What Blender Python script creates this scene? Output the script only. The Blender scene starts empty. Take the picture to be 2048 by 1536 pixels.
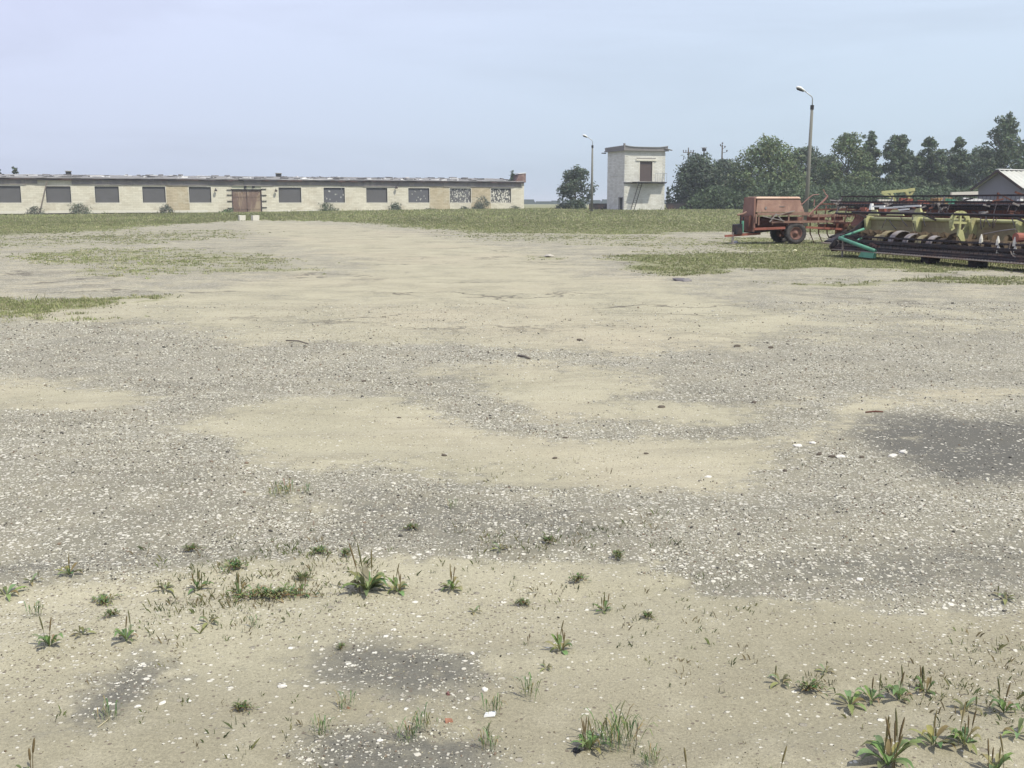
import bpy, math, random
import numpy as np
from mathutils import Vector, Matrix, noise
R = math.radians
rnd = random.Random(7)
rng = np.random.default_rng(11)
sc = bpy.context.scene
col = sc.collection
# ------------------------------------------------------------ camera model
CH, F, HZ = 1.6, 2100.0, 404.0
PITCH = math.atan((768-HZ)/F)
cP, sP = math.cos(PITCH), math.sin(PITCH)
cam_d = bpy.data.cameras.new('camera'); cam = bpy.data.objects.new('camera', cam_d); col.objects.link(cam)
cam.location = (0, 0, CH); cam.rotation_euler = (math.pi/2-PITCH, 0, 0)
cam_d.sensor_width = 36; cam_d.lens = 36*F/2048; cam_d.clip_start = 0.05; cam_d.clip_end = 9000
sc.camera = cam

def ray(px, py):
    a = (px-1024)/F; b = (768-py)/F
    return (a, cP+b*sP, b*cP-sP)
def G(px, py, z=0.0):
    d = ray(px, py); t = (z-CH)/d[2]
    return Vector((d[0]*t, d[1]*t, z))
def Y(px, py, y):
    d = ray(px, py); t = y/d[1]
    return Vector((d[0]*t, y, CH+d[2]*t))

# ------------------------------------------------------------ numeric noise
def _h(ix, iy, s):
    n = (ix.astype(np.int64)*374761393 + iy.astype(np.int64)*668265263 + s*974711) & 0x7fffffff
    n = ((n ^ (n >> 13))*1274126177) & 0x7fffffff
    return ((n ^ (n >> 16)) & 0xffff)/65535.0
def vn(x, y, s=0):
    x = np.asarray(x, float); y = np.asarray(y, float)
    ix = np.floor(x); iy = np.floor(y); fx = x-ix; fy = y-iy
    fx = fx*fx*(3-2*fx); fy = fy*fy*(3-2*fy)
    a = _h(ix, iy, s); b = _h(ix+1, iy, s); c = _h(ix, iy+1, s); d = _h(ix+1, iy+1, s)
    return (a*(1-fx)+b*fx)*(1-fy)+(c*(1-fx)+d*fx)*fy
def fbm(x, y, s=0, o=4):
    t = 0; a = .5; n = 0
    for k in range(o):
        t = t+a*vn(x*2**k+k*17.3, y*2**k-k*9.1, s+k); n += a; a *= .55
    return t/n
def sst(a, b, x):
    t = np.clip((x-a)/(b-a), 0, 1); return t*t*(3-2*t)

def hgt(x, y):
    x = np.asarray(x, float); y = np.asarray(y, float)
    z = 0.55*sst(85, 128, y)*sst(-60, 5, x)
    near = 1-sst(25, 60, y)
    z = z+near*(0.05*(fbm(x*.45, y*.45, 3, 3)-.5)*sst(1.5, 4, np.abs(y)+0)+0.022*(fbm(x*1.3, y*2.1, 5, 3)-.5)+0.062*(fbm(x*.45+y*.5, y*3.0-x*.5, 8, 2)-.5)*(1-sst(6, 12, y)))
    return z
def gz(x, y): return float(hgt(np.array([x]), np.array([y]))[0])
def GP(px, py):
    p = G(px, py)
    for _ in range(3):
        p = G(px, py, gz(p.x, p.y))
    return p

# ------------------------------------------------------------ tags
def tag(o, label=None, cat=None, group=None, kind=None):
    if label: o['label'] = label
    if cat: o['category'] = cat
    if group: o['group'] = group
    if kind: o['kind'] = kind
    return o
def empty(name, loc=(0, 0, 0), rz=0):
    o = bpy.data.objects.new(name, None); col.objects.link(o); o.location = loc; o.rotation_euler = (0, 0, rz)
    o.empty_display_size = .2
    return o
def copy_tree(o, parent=None):
    c = o.copy(); col.objects.link(c); c.parent = parent
    for ch in [k for k in bpy.data.objects if k.parent == o]:
        copy_tree(ch, c)
    return c

# ------------------------------------------------------------ mesh builder
class MB:
    def __init__(s): s.v = []; s.f = []
    def quad(s, a, b, c, d):
        n = len(s.v); s.v += [tuple(a), tuple(b), tuple(c), tuple(d)]; s.f.append((n, n+1, n+2, n+3)); return s
    def box(s, x0, x1, y0, y1, z0, z1, jit=0):
        n = len(s.v)
        for z in (z0, z1):
            for (x, y) in ((x0, y0), (x1, y0), (x1, y1), (x0, y1)):
                s.v.append((x+rnd.uniform(-jit, jit), y+rnd.uniform(-jit, jit), z+rnd.uniform(-jit, jit)))
        s.f += [(n, n+3, n+2, n+1), (n+4, n+5, n+6, n+7), (n, n+1, n+5, n+4), (n+1, n+2, n+6, n+5), (n+2, n+3, n+7, n+6), (n+3, n, n+4, n+7)]
        return s
    def hexa(s, bot, top):
        n = len(s.v); s.v += [tuple(p) for p in bot]+[tuple(p) for p in top]
        s.f += [(n, n+3, n+2, n+1), (n+4, n+5, n+6, n+7), (n, n+1, n+5, n+4), (n+1, n+2, n+6, n+5), (n+2, n+3, n+7, n+6), (n+3, n, n+4, n+7)]
        return s
    def tube(s, pts, r, seg=8, flat=1.0):
        pts = [Vector(p) for p in pts]
        if not isinstance(r, (list, tuple)): r = [r]*len(pts)
        n = len(s.v); k = len(pts)
        up = Vector((0, 0, 1))
        for i, p in enumerate(pts):
            d = (pts[min(i+1, k-1)]-pts[max(i-1, 0)])
            if d.length < 1e-7: d = Vector((0, 0, 1))
            d.normalize()
            ref = up if abs(d.z) < .95 else Vector((1, 0, 0))
            a = d.cross(ref).normalized(); b = a.cross(d)
            for j in range(seg):
                t = 2*math.pi*j/seg
                q = p+a*math.cos(t)*r[i]+b*math.sin(t)*r[i]*flat
                s.v.append(tuple(q))
        for i in range(k-1):
            for j in range(seg):
                j2 = (j+1) % seg
                s.f.append((n+i*seg+j, n+i*seg+j2, n+(i+1)*seg+j2, n+(i+1)*seg+j))
        s.f.append(tuple(n+j for j in range(seg))[::-1]); s.f.append(tuple(n+(k-1)*seg+j for j in range(seg)))
        return s
    def bar(s, a, b, w, h=None):
        h = h or w
        a = Vector(a); b = Vector(b); d = (b-a).normalized()
        ref = Vector((0, 0, 1)) if abs(d.z) < .9 else Vector((1, 0, 0))
        u = d.cross(ref).normalized()*w/2; v = u.cross(d).normalized()*h/2
        return s.hexa([a-u-v, a+u-v, a+u+v, a-u+v], [b-u-v, b+u-v, b+u+v, b-u+v])
    def each(s, name, mat, parent=None, nv=8, nf=6):
        for i in range(len(s.v)//nv):
            c = MB(); c.v = s.v[i*nv:(i+1)*nv]; c.f = [tuple(k-i*nv for k in f) for f in s.f[i*nf:(i+1)*nf]]; o = c.build(name, mat, parent)
        return o
    def build(s, name, mat, parent=None, smooth=False, M=None):
        me = bpy.data.meshes.new(name)
        vs = [tuple(M @ Vector(v)) for v in s.v] if M else s.v
        me.from_pydata(vs, [], s.f); me.update()
        if smooth:
            me.polygons.foreach_set('use_smooth', [True]*len(me.polygons))
        me.materials.append(mat)
        o = bpy.data.objects.new(name, me); col.objects.link(o)
        if parent: o.parent = parent
        return o
def npmesh(name, V, Fc, mat, colr=None, smooth=False, parent=None):
    """V (n,3), Fc (m,k) -> fast mesh; colr (n,3) optional per-point colour"""
    me = bpy.data.meshes.new(name); k = Fc.shape[1]
    me.vertices.add(len(V)); me.vertices.foreach_set('co', V.astype(np.float32).ravel())
    me.loops.add(Fc.size); me.loops.foreach_set('vertex_index', Fc.astype(np.int32).ravel())
    me.polygons.add(len(Fc)); me.polygons.foreach_set('loop_start', np.arange(0, Fc.size, k, dtype=np.int32))
    me.polygons.foreach_set('loop_total', np.full(len(Fc), k, np.int32))
    if smooth: me.polygons.foreach_set('use_smooth', np.ones(len(Fc), bool))
    me.update(calc_edges=True); me.validate()
    if colr is not None:
        a = me.color_attributes.new('tint', 'FLOAT_COLOR', 'POINT')
        c = np.ones((len(V), 4), np.float32); c[:, :3] = colr; a.data.foreach_set('color', c.ravel())
    me.materials.append(mat)
    o = bpy.data.objects.new(name, me); col.objects.link(o)
    if parent: o.parent = parent
    return o

# ------------------------------------------------------------ materials
ALB = .82
class NT:
    def __init__(s, m):
        s.t = m.node_tree; s.n = s.t.nodes; s.l = s.t.links
    def new(s, typ, **kw):
        n = s.n.new(typ)
        for k, v in kw.items(): setattr(n, k, v)
        return n
    def put(s, sock, v):
        if hasattr(v, 'is_linked') or isinstance(v, bpy.types.NodeSocket): s.l.new(v, sock)
        else:
            if isinstance(v, (tuple, list)) and len(v) == 3 and sock.type == 'RGBA': v = (*v, 1)
            sock.default_value = v
    def math(s, op, a, b=0.0, c=None, clamp=False):
        n = s.new('ShaderNodeMath', operation=op, use_clamp=clamp); s.put(n.inputs[0], a); s.put(n.inputs[1], b)
        if c is not None: s.put(n.inputs[2], c)
        return n.outputs[0]
    def mix(s, f, a, b, blend='MIX'):
        n = s.new('ShaderNodeMix', data_type='RGBA', blend_type=blend); s.put(n.inputs[0], f); s.put(n.inputs[6], a); s.put(n.inputs[7], b)
        return n.outputs[2]
    def noise(s, vec, scale, detail=3, rough=.55, dist=0.0):
        n = s.new('ShaderNodeTexNoise'); s.put(n.inputs['Vector'], vec); n.inputs['Scale'].default_value = scale
        n.inputs['Detail'].default_value = detail; n.inputs['Roughness'].default_value = rough; n.inputs['Distortion'].default_value = dist
        return n
    def vor(s, vec, scale, feature='F1', rand=1.0):
        n = s.new('ShaderNodeTexVoronoi', feature=feature); s.put(n.inputs['Vector'], vec); n.inputs['Scale'].default_value = scale
        n.inputs['Randomness'].default_value = rand
        return n
    def ramp(s, v, a, b, smooth=True):
        n = s.new('ShaderNodeMapRange', interpolation_type='SMOOTHSTEP' if smooth else 'LINEAR')
        s.put(n.inputs[0], v); n.inputs[1].default_value = a; n.inputs[2].default_value = b; n.inputs[3].default_value = 0; n.inputs[4].default_value = 1
        return n.outputs[0]
    def mapv(s, vec, sc_=(1, 1, 1)):
        n = s.new('ShaderNodeMapping'); s.put(n.inputs[0], vec); n.inputs['Scale'].default_value = sc_
        return n.outputs[0]
def newmat(name):
    m = bpy.data.materials.new(name); m.use_nodes = True
    return m, NT(m), m.node_tree.nodes['Principled BSDF']
def mat(name, c, rough=.8, var=.25, scale=3.0, c2=None, c2amt=.5, metal=0.0, bump=.2, stretch=(1, 1, 1), fine=40, lo=.45, hi=.62):
    """weathered surface: base colour with broad and fine variation plus patches of c2 (rust, dirt, bare brick)"""
    m, t, b = newmat(name)
    co = t.new('ShaderNodeTexCoord').outputs['Object']; cs = t.mapv(co, stretch)
    n1 = t.noise(cs, scale, 5, .6).outputs['Fac']; n2 = t.noise(cs, fine, 3, .6).outputs['Fac']
    f = t.math('ADD', t.math('MULTIPLY', t.math('SUBTRACT', n1, .5), 2*var), t.math('MULTIPLY', t.math('SUBTRACT', n2, .5), 1.2*var))
    k = t.math('ADD', f, 1.0)
    c = tuple(v*ALB for v in c); c2 = tuple(v*ALB for v in c2) if c2 else None
    cc = t.mix(1.0, (*c, 1), t.n.new('ShaderNodeCombineColor').outputs[0], 'MULTIPLY')
    comb = [x for x in t.n if x.bl_idname == 'ShaderNodeCombineColor'][-1]
    for i in range(3): t.l.new(k, comb.inputs[i])
    if c2:
        n3 = t.noise(cs, scale*.6+.01, 7, .7, .6).outputs['Fac']
        msk = t.math('MULTIPLY', t.ramp(n3, lo, hi), c2amt)
        cc = t.mix(msk, cc, (*c2, 1))
    t.l.new(cc, b.inputs['Base Color']); b.inputs['Roughness'].default_value = rough; b.inputs['Metallic'].default_value = metal
    b.inputs['Specular IOR Level'].default_value = .3
    if bump:
        bp = t.new('ShaderNodeBump'); bp.inputs['Strength'].default_value = bump; bp.inputs['Distance'].default_value = .02
        t.l.new(n2, bp.inputs['Height']); t.l.new(bp.outputs[0], b.inputs['Normal'])
    return m
def tintmat(name, rough=.7, transl=0.0, gain=1.0, scale=2.0):
    m, t, b = newmat(name)
    a = t.new('ShaderNodeAttribute', attribute_name='tint')
    co = t.new('ShaderNodeTexCoord').outputs['Object']
    n = t.noise(co, scale, 3).outputs['Fac']
    k = t.math('MULTIPLY_ADD', n, .7*ALB, .65*ALB)
    cb = t.n.new('ShaderNodeCombineColor')
    for i in range(3): t.l.new(k, cb.inputs[i])
    c = t.mix(1.0, a.outputs['Color'], cb.outputs[0], 'MULTIPLY')
    t.l.new(c, b.inputs['Base Color']); b.inputs['Roughness'].default_value = rough; b.inputs['Specular IOR Level'].default_value = .25
    if transl:
        tr = t.new('ShaderNodeBsdfTranslucent'); t.l.new(c, tr.inputs[0])
        mx = t.new('ShaderNodeMixShader'); mx.inputs[0].default_value = transl
        t.l.new(b.outputs[0], mx.inputs[1]); t.l.new(tr.outputs[0], mx.inputs[2])
        t.l.new(mx.outputs[0], t.n['Material Output'].inputs[0])
    return m

# ------------------------------------------------------------ world and sun
EL = R(57); AZ = R(47)      # sun to the right and behind the viewer
tosun = Vector((math.sin(AZ)*math.cos(EL), -math.cos(AZ)*math.cos(EL), math.sin(EL)))
w = bpy.data.worlds.new('World'); sc.world = w; w.use_nodes = True
t = NT(w); bg = w.node_tree.nodes['Background']
sky = t.new('ShaderNodeTexSky', sky_type='NISHITA'); sky.sun_disc = False; sky.sun_elevation = EL
sky.sun_rotation = math.atan2(tosun.x, tosun.y); sky.dust_density = 3.0; sky.air_density = 1.0; sky.ozone_density = 1.5
tc = t.new('ShaderNodeTexCoord').outputs['Generated']
cv = t.mapv(tc, (1.1, 1.1, 6.5))
n1 = t.noise(cv, 1.6, 6, .55, .5).outputs['Fac']
n2 = t.noise(t.mapv(tc, (.8, .8, 3.0)), 1.1, 2, .5).outputs['Fac']
sep = t.new('ShaderNodeSeparateXYZ'); t.l.new(tc, sep.inputs[0])
vz = t.ramp(sep.outputs[2], -.02, .30)
veil = t.mix(vz, (5.9, 6.9, 8.3), (7.9, 8.5, 10.7))
lav = t.ramp(t.math('ADD', sep.outputs[0], t.math('MULTIPLY', n2, .3)), -.45, .55)
veil = t.mix(1.0, veil, t.mix(lav, (1.05, .995, 1.05), (.965, 1.015, .985)), 'MULTIPLY')
br = t.math('MULTIPLY_ADD', t.ramp(n1, .40, .62), .09, .95)
cb = t.n.new('ShaderNodeCombineColor')
for i in range(3): t.l.new(br, cb.inputs[i])
veil = t.mix(1.0, veil, cb.outputs[0], 'MULTIPLY')
skc = t.mix(.82, sky.outputs[0], veil)
t.l.new(skc, bg.inputs[0]); bg.inputs[1].default_value = .1
sd = bpy.data.lights.new('sun', 'SUN'); sd.energy = 4.6; sd.angle = R(.6); sd.color = (1, .945, .80)
so = bpy.data.objects.new('sun', sd); col.objects.link(so); so.rotation_euler = tosun.to_track_quat('Z', 'Y').to_euler(); so.location = (20, -20, 40)
sc.view_settings.view_transform = 'Standard'; sc.view_settings.look = 'None'; sc.view_settings.gamma = 1
sc.view_settings.exposure = .12

# ------------------------------------------------------------ ground masks (patches laid out on the ground plane)
def poly(pts): return np.array([G(x, y)[:2] for x, y in pts])
def sdist(P, poly_):
    n = len(poly_); dmin = np.full(len(P), 1e9); ins = np.zeros(len(P), bool)
    for i in range(n):
        a = poly_[i]; b = poly_[(i+1) % n]; e = b-a
        wv = P-a; tt = np.clip((wv@e)/max(e@e, 1e-9), 0, 1)
        d = np.hypot(wv[:, 0]-tt*e[0], wv[:, 1]-tt*e[1]); dmin = np.minimum(dmin, d)
        c = ((a[1] > P[:, 1]) != (b[1] > P[:, 1]))
        with np.errstate(divide='ignore', invalid='ignore'):
            xi = (b[0]-a[0])*(P[:, 1]-a[1])/(b[1]-a[1])+a[0]
        ins ^= c & (P[:, 0] < xi)
    return np.where(ins, dmin, -dmin)
XL, XR = -400, 2500
SAND = [
 (1.0, [(XL, 1175), (0, 1165), (300, 1155), (420, 1120), (650, 1108), (1080, 1098), (1300, 1110), (1400, 1150), (1560, 1195), (1750, 1205), (XR, 1215), (XR, 2600), (XL, 2600)]),
 (1.0, [(390, 850), (480, 805), (640, 795), (820, 790), (930, 860), (1100, 880), (1350, 868), (1560, 880), (1650, 850), (1720, 800), (1900, 775), (XR, 745), (XR, 765), (1900, 800), (1740, 832), (1660, 880), (1560, 935), (1470, 1005), (1400, 1010), (1280, 985), (1000, 955), (760, 940), (600, 945), (520, 935), (480, 895)]),
 (1.0, [(XL, 770), (0, 765), (150, 757), (270, 765), (325, 790), (230, 815), (100, 824), (XL, 826)]),
 (.8, [(XL, 640), (300, 650), (500, 690), (900, 690), (1200, 720), (1500, 700), (1700, 650), (1500, 600), (1400, 560), (1000, 540), (700, 550), (500, 470), (480, 445), (700, 448), (1000, 480), (700, 500), (400, 580), (XL, 640)]),
 (.85, [(470, 436), (520, 436), (560, 443), (720, 450), (900, 470), (1100, 500), (1200, 530), (1100, 600), (600, 600), (700, 530), (450, 460)]),
 (.55, [(1300, 600), (XR, 610), (XR, 660), (1700, 690), (1300, 660)]),
 (.9, [(820, 740), (1100, 725), (1300, 760), (1250, 800), (1400, 800), (1650, 790), (1500, 850), (1300, 845), (1100, 850), (1000, 800)]),
 (.8, [(535, 985), (610, 980), (640, 1010), (560, 1025)]),
]
ROUGH = [  # sand with much loose coarse grit
 (1.0, [(XL, 1160), (300, 1150), (700, 1150), (900, 1170), (1150, 1190), (1100, 1300), (700, 1290), (400, 1270), (250, 1300), (100, 1400), (XL, 1450)]),
 (.8, [(1650, 1250), (XR, 1215), (XR, 1500), (1900, 1430), (1700, 1360)]),
 (.9, [(500, 700), (900, 700), (1100, 660), (1000, 620), (700, 600), (500, 650)]),
]
BARE = [  # bare worn tar, few stones
 (1.0, [(1655, 850), (1760, 836), (XR, 840), (XR, 955), (1900, 965), (1800, 935), (1720, 905)]),
 (.85, [(80, 1400), (170, 1340), (280, 1300), (330, 1345), (290, 1420), (170, 1480), (60, 1490)]),
 (.8, [(560, 1330), (650, 1285), (850, 1290), (950, 1330), (1000, 1390), (900, 1420), (760, 1445), (600, 1400)]),
 (.8, [(560, 1500), (700, 1470), (880, 1480), (960, 1540), (1000, 1800), (500, 1800)]),
 (.55, [(640, 965), (1000, 975), (1250, 1000), (1300, 1060), (1100, 1090), (800, 1085), (640, 1060)]),
 (.6, [(XL, 1100), (300, 1090), (560, 1095), (420, 1135), (200, 1150), (XL, 1160)]),
 (.55, [(1450, 1110), (1700, 1080), (XR, 1000), (XR, 1150), (1700, 1185), (1520, 1170)]),
 (.45, [(1380, 820), (1480, 815), (1540, 835), (1450, 850)]),
 (.4, [(1100, 760), (1300, 750), (1420, 770), (1300, 795)]),
]
GRASS = [
 (1.0, [(XL, 431), (0, 430), (1050, 421), (1460, 414), (XR, 416), (XR, 470), (1480, 466), (1440, 462), (1300, 470), (1150, 468), (980, 466), (900, 462), (780, 452), (700, 444), (520, 441), (440, 444), (330, 450), (230, 462), (0, 470), (XL, 470)]),
 (.5, [(XL, 470), (100, 465), (300, 462), (420, 455), (560, 470), (430, 480), (240, 492), (0, 500), (XL, 500)]),
 (.58, [(60, 500), (330, 495), (560, 505), (640, 528), (640, 545), (400, 548), (250, 556), (60, 530), (0, 520)]),
 (.95, [(XL, 603), (60, 602), (150, 598), (260, 596), (300, 591), (380, 590), (370, 596), (240, 604), (150, 620), (50, 630), (XL, 636)]),
 (.45, [(XL, 630), (150, 626), (300, 630), (250, 645), (XL, 645)]),
 (.5, [(850, 462), (1300, 468), (1480, 480), (1660, 490), (1500, 500), (1200, 495), (1000, 484), (880, 474)]),
 (.8, [(1040, 512), (1090, 510), (1140, 516), (1100, 524), (1050, 521)]),
 (1.0, [(1180, 513), (1260, 508), (1420, 505), (1600, 503), (1740, 506), (XR, 500), (XR, 552), (1900, 545), (1740, 542), (1580, 537), (1500, 544), (1400, 552), (1290, 547), (1220, 535), (1260, 527)]),
 (.72, [(1480, 570), (1600, 562), (1700, 556), (1850, 552), (XR, 550), (XR, 572), (1850, 570), (1700, 568), (1600, 574)]),
 (1.0, [(1440, 475), (1800, 480), (XR, 480), (XR, 530), (1700, 515), (1460, 500)]),
 (.5, [(1300, 480), (1460, 480), (1480, 505), (1250, 505)]),
]
def masks(x, y):
    P = np.stack([x, y], 1); D = np.hypot(x, y)
    wx = (fbm(x*.9, y*.9, 21, 4)-.5)*.55*np.clip(D/7, .6, 6); wy = (fbm(x*.9+40, y*.9, 22, 4)-.5)*1.0*np.clip(D/7, .5, 9)
    Pw = P+np.stack([wx, wy], 1)
    def lay(L, k):
        m = np.zeros(len(x))
        for v, pts in L:
            d = sdist(Pw, poly(pts)); m = np.maximum(m, v*sst(-1, 1, d/(k*np.clip(D/6, .5, 12))))
        return m
    sand = lay(SAND, .36); rough = lay(ROUGH, .35); bare = lay(BARE, .35); grass = lay(GRASS, .26)
    sand = sand*(1-.85*np.clip(bare, 0, 1)*sst(0, 1, (P[:, 1] < 5)*1.0))
    far = sst(60, 110, y); sand = np.maximum(sand, .12+.38*sst(9, 20, y))
    grass = np.maximum(grass, sst(150, 190, y))
    side = sst(1.15, 1.5, np.abs(x)/np.maximum(y+4, 1))*sst(20, 60, D); grass = np.maximum(grass, side)
    return sand, rough, bare, grass
def damp(x, y):  # sand tone mask: darker towards the near edge and the right
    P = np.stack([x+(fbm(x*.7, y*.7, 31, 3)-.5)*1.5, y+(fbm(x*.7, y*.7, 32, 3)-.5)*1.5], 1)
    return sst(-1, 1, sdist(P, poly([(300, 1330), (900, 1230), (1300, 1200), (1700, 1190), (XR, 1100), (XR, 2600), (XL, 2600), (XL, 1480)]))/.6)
# ground sheet
def graded(a, b, d0, k):
    o = [0.0]
    while o[-1] < b: o.append(o[-1]+d0+k*o[-1])
    return o
xp = graded(0, 3000, .045, .016)
xs = np.array([-v for v in xp[:0:-1]]+xp)
yp = graded(0, 5000, .045, .012)
ys = np.concatenate([np.array([-60, -30, -15, -8, -4, -2, 0, 1.0, 1.5, 1.8]), 2.0+np.array(yp)])
XX, YY = np.meshgrid(xs, ys); X = XX.ravel(); Yv = YY.ravel()
Z = hgt(X, Yv)
nx, ny = len(xs), len(ys)
ii = (np.arange(ny-1)[:, None]*nx+np.arange(nx-1)[None, :]).ravel()
Fq = np.stack([ii, ii+1, ii+nx+1, ii+nx], 1)

gm, t, b = newmat('yard_ground')
at = {k: t.new('ShaderNodeAttribute', attribute_name='patch') for k in ('c',)}['c']
sp = t.new('ShaderNodeSeparateColor'); t.l.new(at.outputs['Color'], sp.inputs[0])
mS, mR, mB = sp.outputs[0], sp.outputs[1], sp.outputs[2]
mG = t.new('ShaderNodeAttribute', attribute_name='green').outputs['Fac']
co = t.new('ShaderNodeTexCoord').outputs['Object']
def c_(f): return t.math('SUBTRACT', f, .5)
nb = t.noise(co, .12, 4, .6).outputs['Fac']; nm = t.noise(co, .9, 5, .62).outputs['Fac']; nf = t.noise(co, 9, 5, .65).outputs['Fac']; ng = t.noise(co, 90, 3, .7).outputs['Fac']; ng2 = t.noise(co, 260, 2, .6).outputs['Fac']
strk = t.noise(t.mapv(co, (.35, 3.2, 1)), 1.0, 4, .6, .8).outputs['Fac']
# sand cover
sv = t.math('ADD', mS, t.math('ADD', t.math('MULTIPLY', c_(nf), 1.5), t.math('ADD', t.math('MULTIPLY', c_(nm), 1.1), t.math('MULTIPLY', c_(t.noise(co, 3.1, 4, .65).outputs['Fac']), .9))))
sandf = t.ramp(sv, .28, .82)
sandc = t.mix(t.ramp(nm, .3, .7), (.285, .268, .195), (.345, .322, .238))
sandc = t.mix(t.math('MULTIPLY', t.ramp(strk, .52, .74), .45), sandc, (.25, .23, .175))
near_tonem = t.new('ShaderNodeAttribute', attribute_name='damp').outputs['Fac']
sandc = t.mix(t.math('MULTIPLY', near_tonem, .85), sandc, (.222, .204, .146))
sandc = t.mix(t.math('MULTIPLY', t.ramp(nb, .45, .65), .35), sandc, (.36, .31, .235))
sw = t.noise(t.mapv(co, (.55, 2.6, 1)), 1.6, 3, .5, 1.2).outputs['Fac']
sandc = t.mix(t.math('MULTIPLY', t.ramp(sw, .5, .68), .30), sandc, (.215, .195, .145))
sandc = t.mix(t.math('MULTIPLY', t.ramp(t.noise(co, 4.5, 4, .6).outputs['Fac'], .5, .7), .22), sandc, (.40, .375, .285))
gr = t.math('MULTIPLY_ADD', ng, .9, .55); gr = t.math('MULTIPLY', gr, t.math('MULTIPLY_ADD', ng2, .9, .55))
cb = t.n.new('ShaderNodeCombineColor')
for i in range(3): t.l.new(gr, cb.inputs[i])
# worn tar binder
tar = t.mix(t.ramp(nm, .35, .65), (.17, .162, .128), (.23, .218, .17))
tar = t.mix(t.math('MULTIPLY', t.ramp(t.noise(co, 2.2, 5, .6).outputs['Fac'], .45, .7), .5), tar, (.26, .24, .18))
tar = t.mix(t.math('MULTIPLY', t.ramp(t.math('ADD', mB, t.math('ADD', t.math('MULTIPLY', c_(nf), 1.3), t.math('MULTIPLY', c_(nm), 1.2))), .2, 1.0), .9), tar, (.092, .09, .082))
# stones set in it
def stones(scale, thr, keep, warp=.5):
    wv = t.new('ShaderNodeVectorMath', operation='ADD'); t.l.new(co, wv.inputs[0])
    nn = t.noise(co, scale*1.3, 2); sc_ = t.new('ShaderNodeVectorMath', operation='SCALE'); t.l.new(nn.outputs['Color'], sc_.inputs[0]); sc_.inputs['Scale'].default_value = warp/scale
    t.l.new(sc_.outputs[0], wv.inputs[1])
    v = t.vor(wv.outputs[0], scale)
    sc2 = t.new('ShaderNodeSeparateColor'); t.l.new(v.outputs['Color'], sc2.inputs[0])
    kp = t.math('LESS_THAN', sc2.outputs[0], keep) if not hasattr(keep, 'type') else t.math('LESS_THAN', sc2.outputs[0], keep)
    sz = t.math('MULTIPLY_ADD', sc2.outputs[1], thr*.7, thr*.45)
    ms = t.math('SUBTRACT', sz, v.outputs['Distance']); ms = t.ramp(ms, 0, .12)
    return t.math('MULTIPLY', ms, kp), sc2.outputs[2], v.outputs['Distance']
keepA = t.math('MULTIPLY_ADD', mB, -.62, .72); keepA = t.math('MULTIPLY', keepA, t.math('SUBTRACT', 1.0, t.math('MULTIPLY', sandf, .86)))
keepA = t.math('ADD', keepA, t.math('MULTIPLY', mR, .16))
s1, r1, d1 = stones(36, .48, t.math('MULTIPLY', keepA, t.math('SUBTRACT', 1.0, t.math('MULTIPLY', sandf, .82)))); s2, r2, d2 = stones(75, .55, t.math('MULTIPLY', keepA, 1.0)); s3, r3, d3 = stones(21, .28, t.math('MULTIPLY', t.math('SUBTRACT', 1.0, sandf), .16))
def stc(r): return t.mix(t.ramp(r, .0, 1.0, False), t.mix(t.ramp(r, .1, .5), (.20, .18, .145), (.40, .375, .31)), (.62, .60, .53))
base = t.mix(sandf, tar, sandc)
base = t.mix(1.0, base, cb.outputs[0], 'MULTIPLY')
cc = t.mix(t.math('MULTIPLY', s2, .75), base, stc(r2)); cc = t.mix(t.math('MULTIPLY', s1, .9), cc, stc(r1)); cc = t.mix(s3, cc, stc(r3))
# dark grit on sand
s4, r4, d4 = stones(60, .42, t.math('MULTIPLY_ADD', mR, .28, .11)); cc = t.mix(t.math('MULTIPLY', s4, .85), cc, (.12, .10, .08))
# cracks in the old surface
wv = t.new('ShaderNodeVectorMath', operation='ADD'); t.l.new(t.mapv(co, (.11, .30, 1)), wv.inputs[0])
nn = t.noise(co, .5, 5, .65); s_ = t.new('ShaderNodeVectorMath', operation='SCALE'); t.l.new(nn.outputs['Color'], s_.inputs[0]); s_.inputs['Scale'].default_value = .8; t.l.new(s_.outputs[0], wv.inputs[1])
ve = t.vor(wv.outputs[0], 1.0, 'DISTANCE_TO_EDGE').outputs['Distance']
ypos = t.new('ShaderNodeSeparateXYZ'); t.l.new(co, ypos.inputs[0])
crk = t.math('MULTIPLY', t.math('SUBTRACT', 1.0, t.ramp(ve, .004, .02)), t.ramp(ypos.outputs[1], 11, 15))
crk = t.math('MULTIPLY', crk, t.ramp(t.noise(co, .35, 3).outputs['Fac'], .42, .6))
cc = t.mix(t.math('MULTIPLY', crk, .8), cc, (.10, .09, .075))
# soil under grass
gv = t.math('ADD', mG, t.math('ADD', t.math('MULTIPLY', c_(nf), 1.4), t.math('ADD', t.math('MULTIPLY', c_(nm), 1.5), t.math('MULTIPLY', c_(t.noise(co, .35, 4, .6).outputs['Fac']), .6))))
gf = t.math('MULTIPLY', t.ramp(gv, .45, .85), .9)
gcol = t.mix(t.ramp(nf, .35, .65), (.14, .15, .075), (.21, .21, .115)); gcol = t.mix(t.math('MULTIPLY', t.ramp(nb, .4, .65), .5), gcol, (.23, .22, .13))
gcol = t.mix(1.0, gcol, cb.outputs[0], 'MULTIPLY')
cc = t.mix(gf, cc, gcol)
t.l.new(cc, b.inputs['Base Color']); b.inputs['Roughness'].default_value = .92; b.inputs['Specular IOR Level'].default_value = .15
hh = t.math('ADD', t.math('MULTIPLY', s1, .9), t.math('ADD', t.math('MULTIPLY', s2, .5), t.math('ADD', t.math('MULTIPLY', s3, 1.6), t.math('MULTIPLY', t.math('ADD', ng, nf), .8))))
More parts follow.
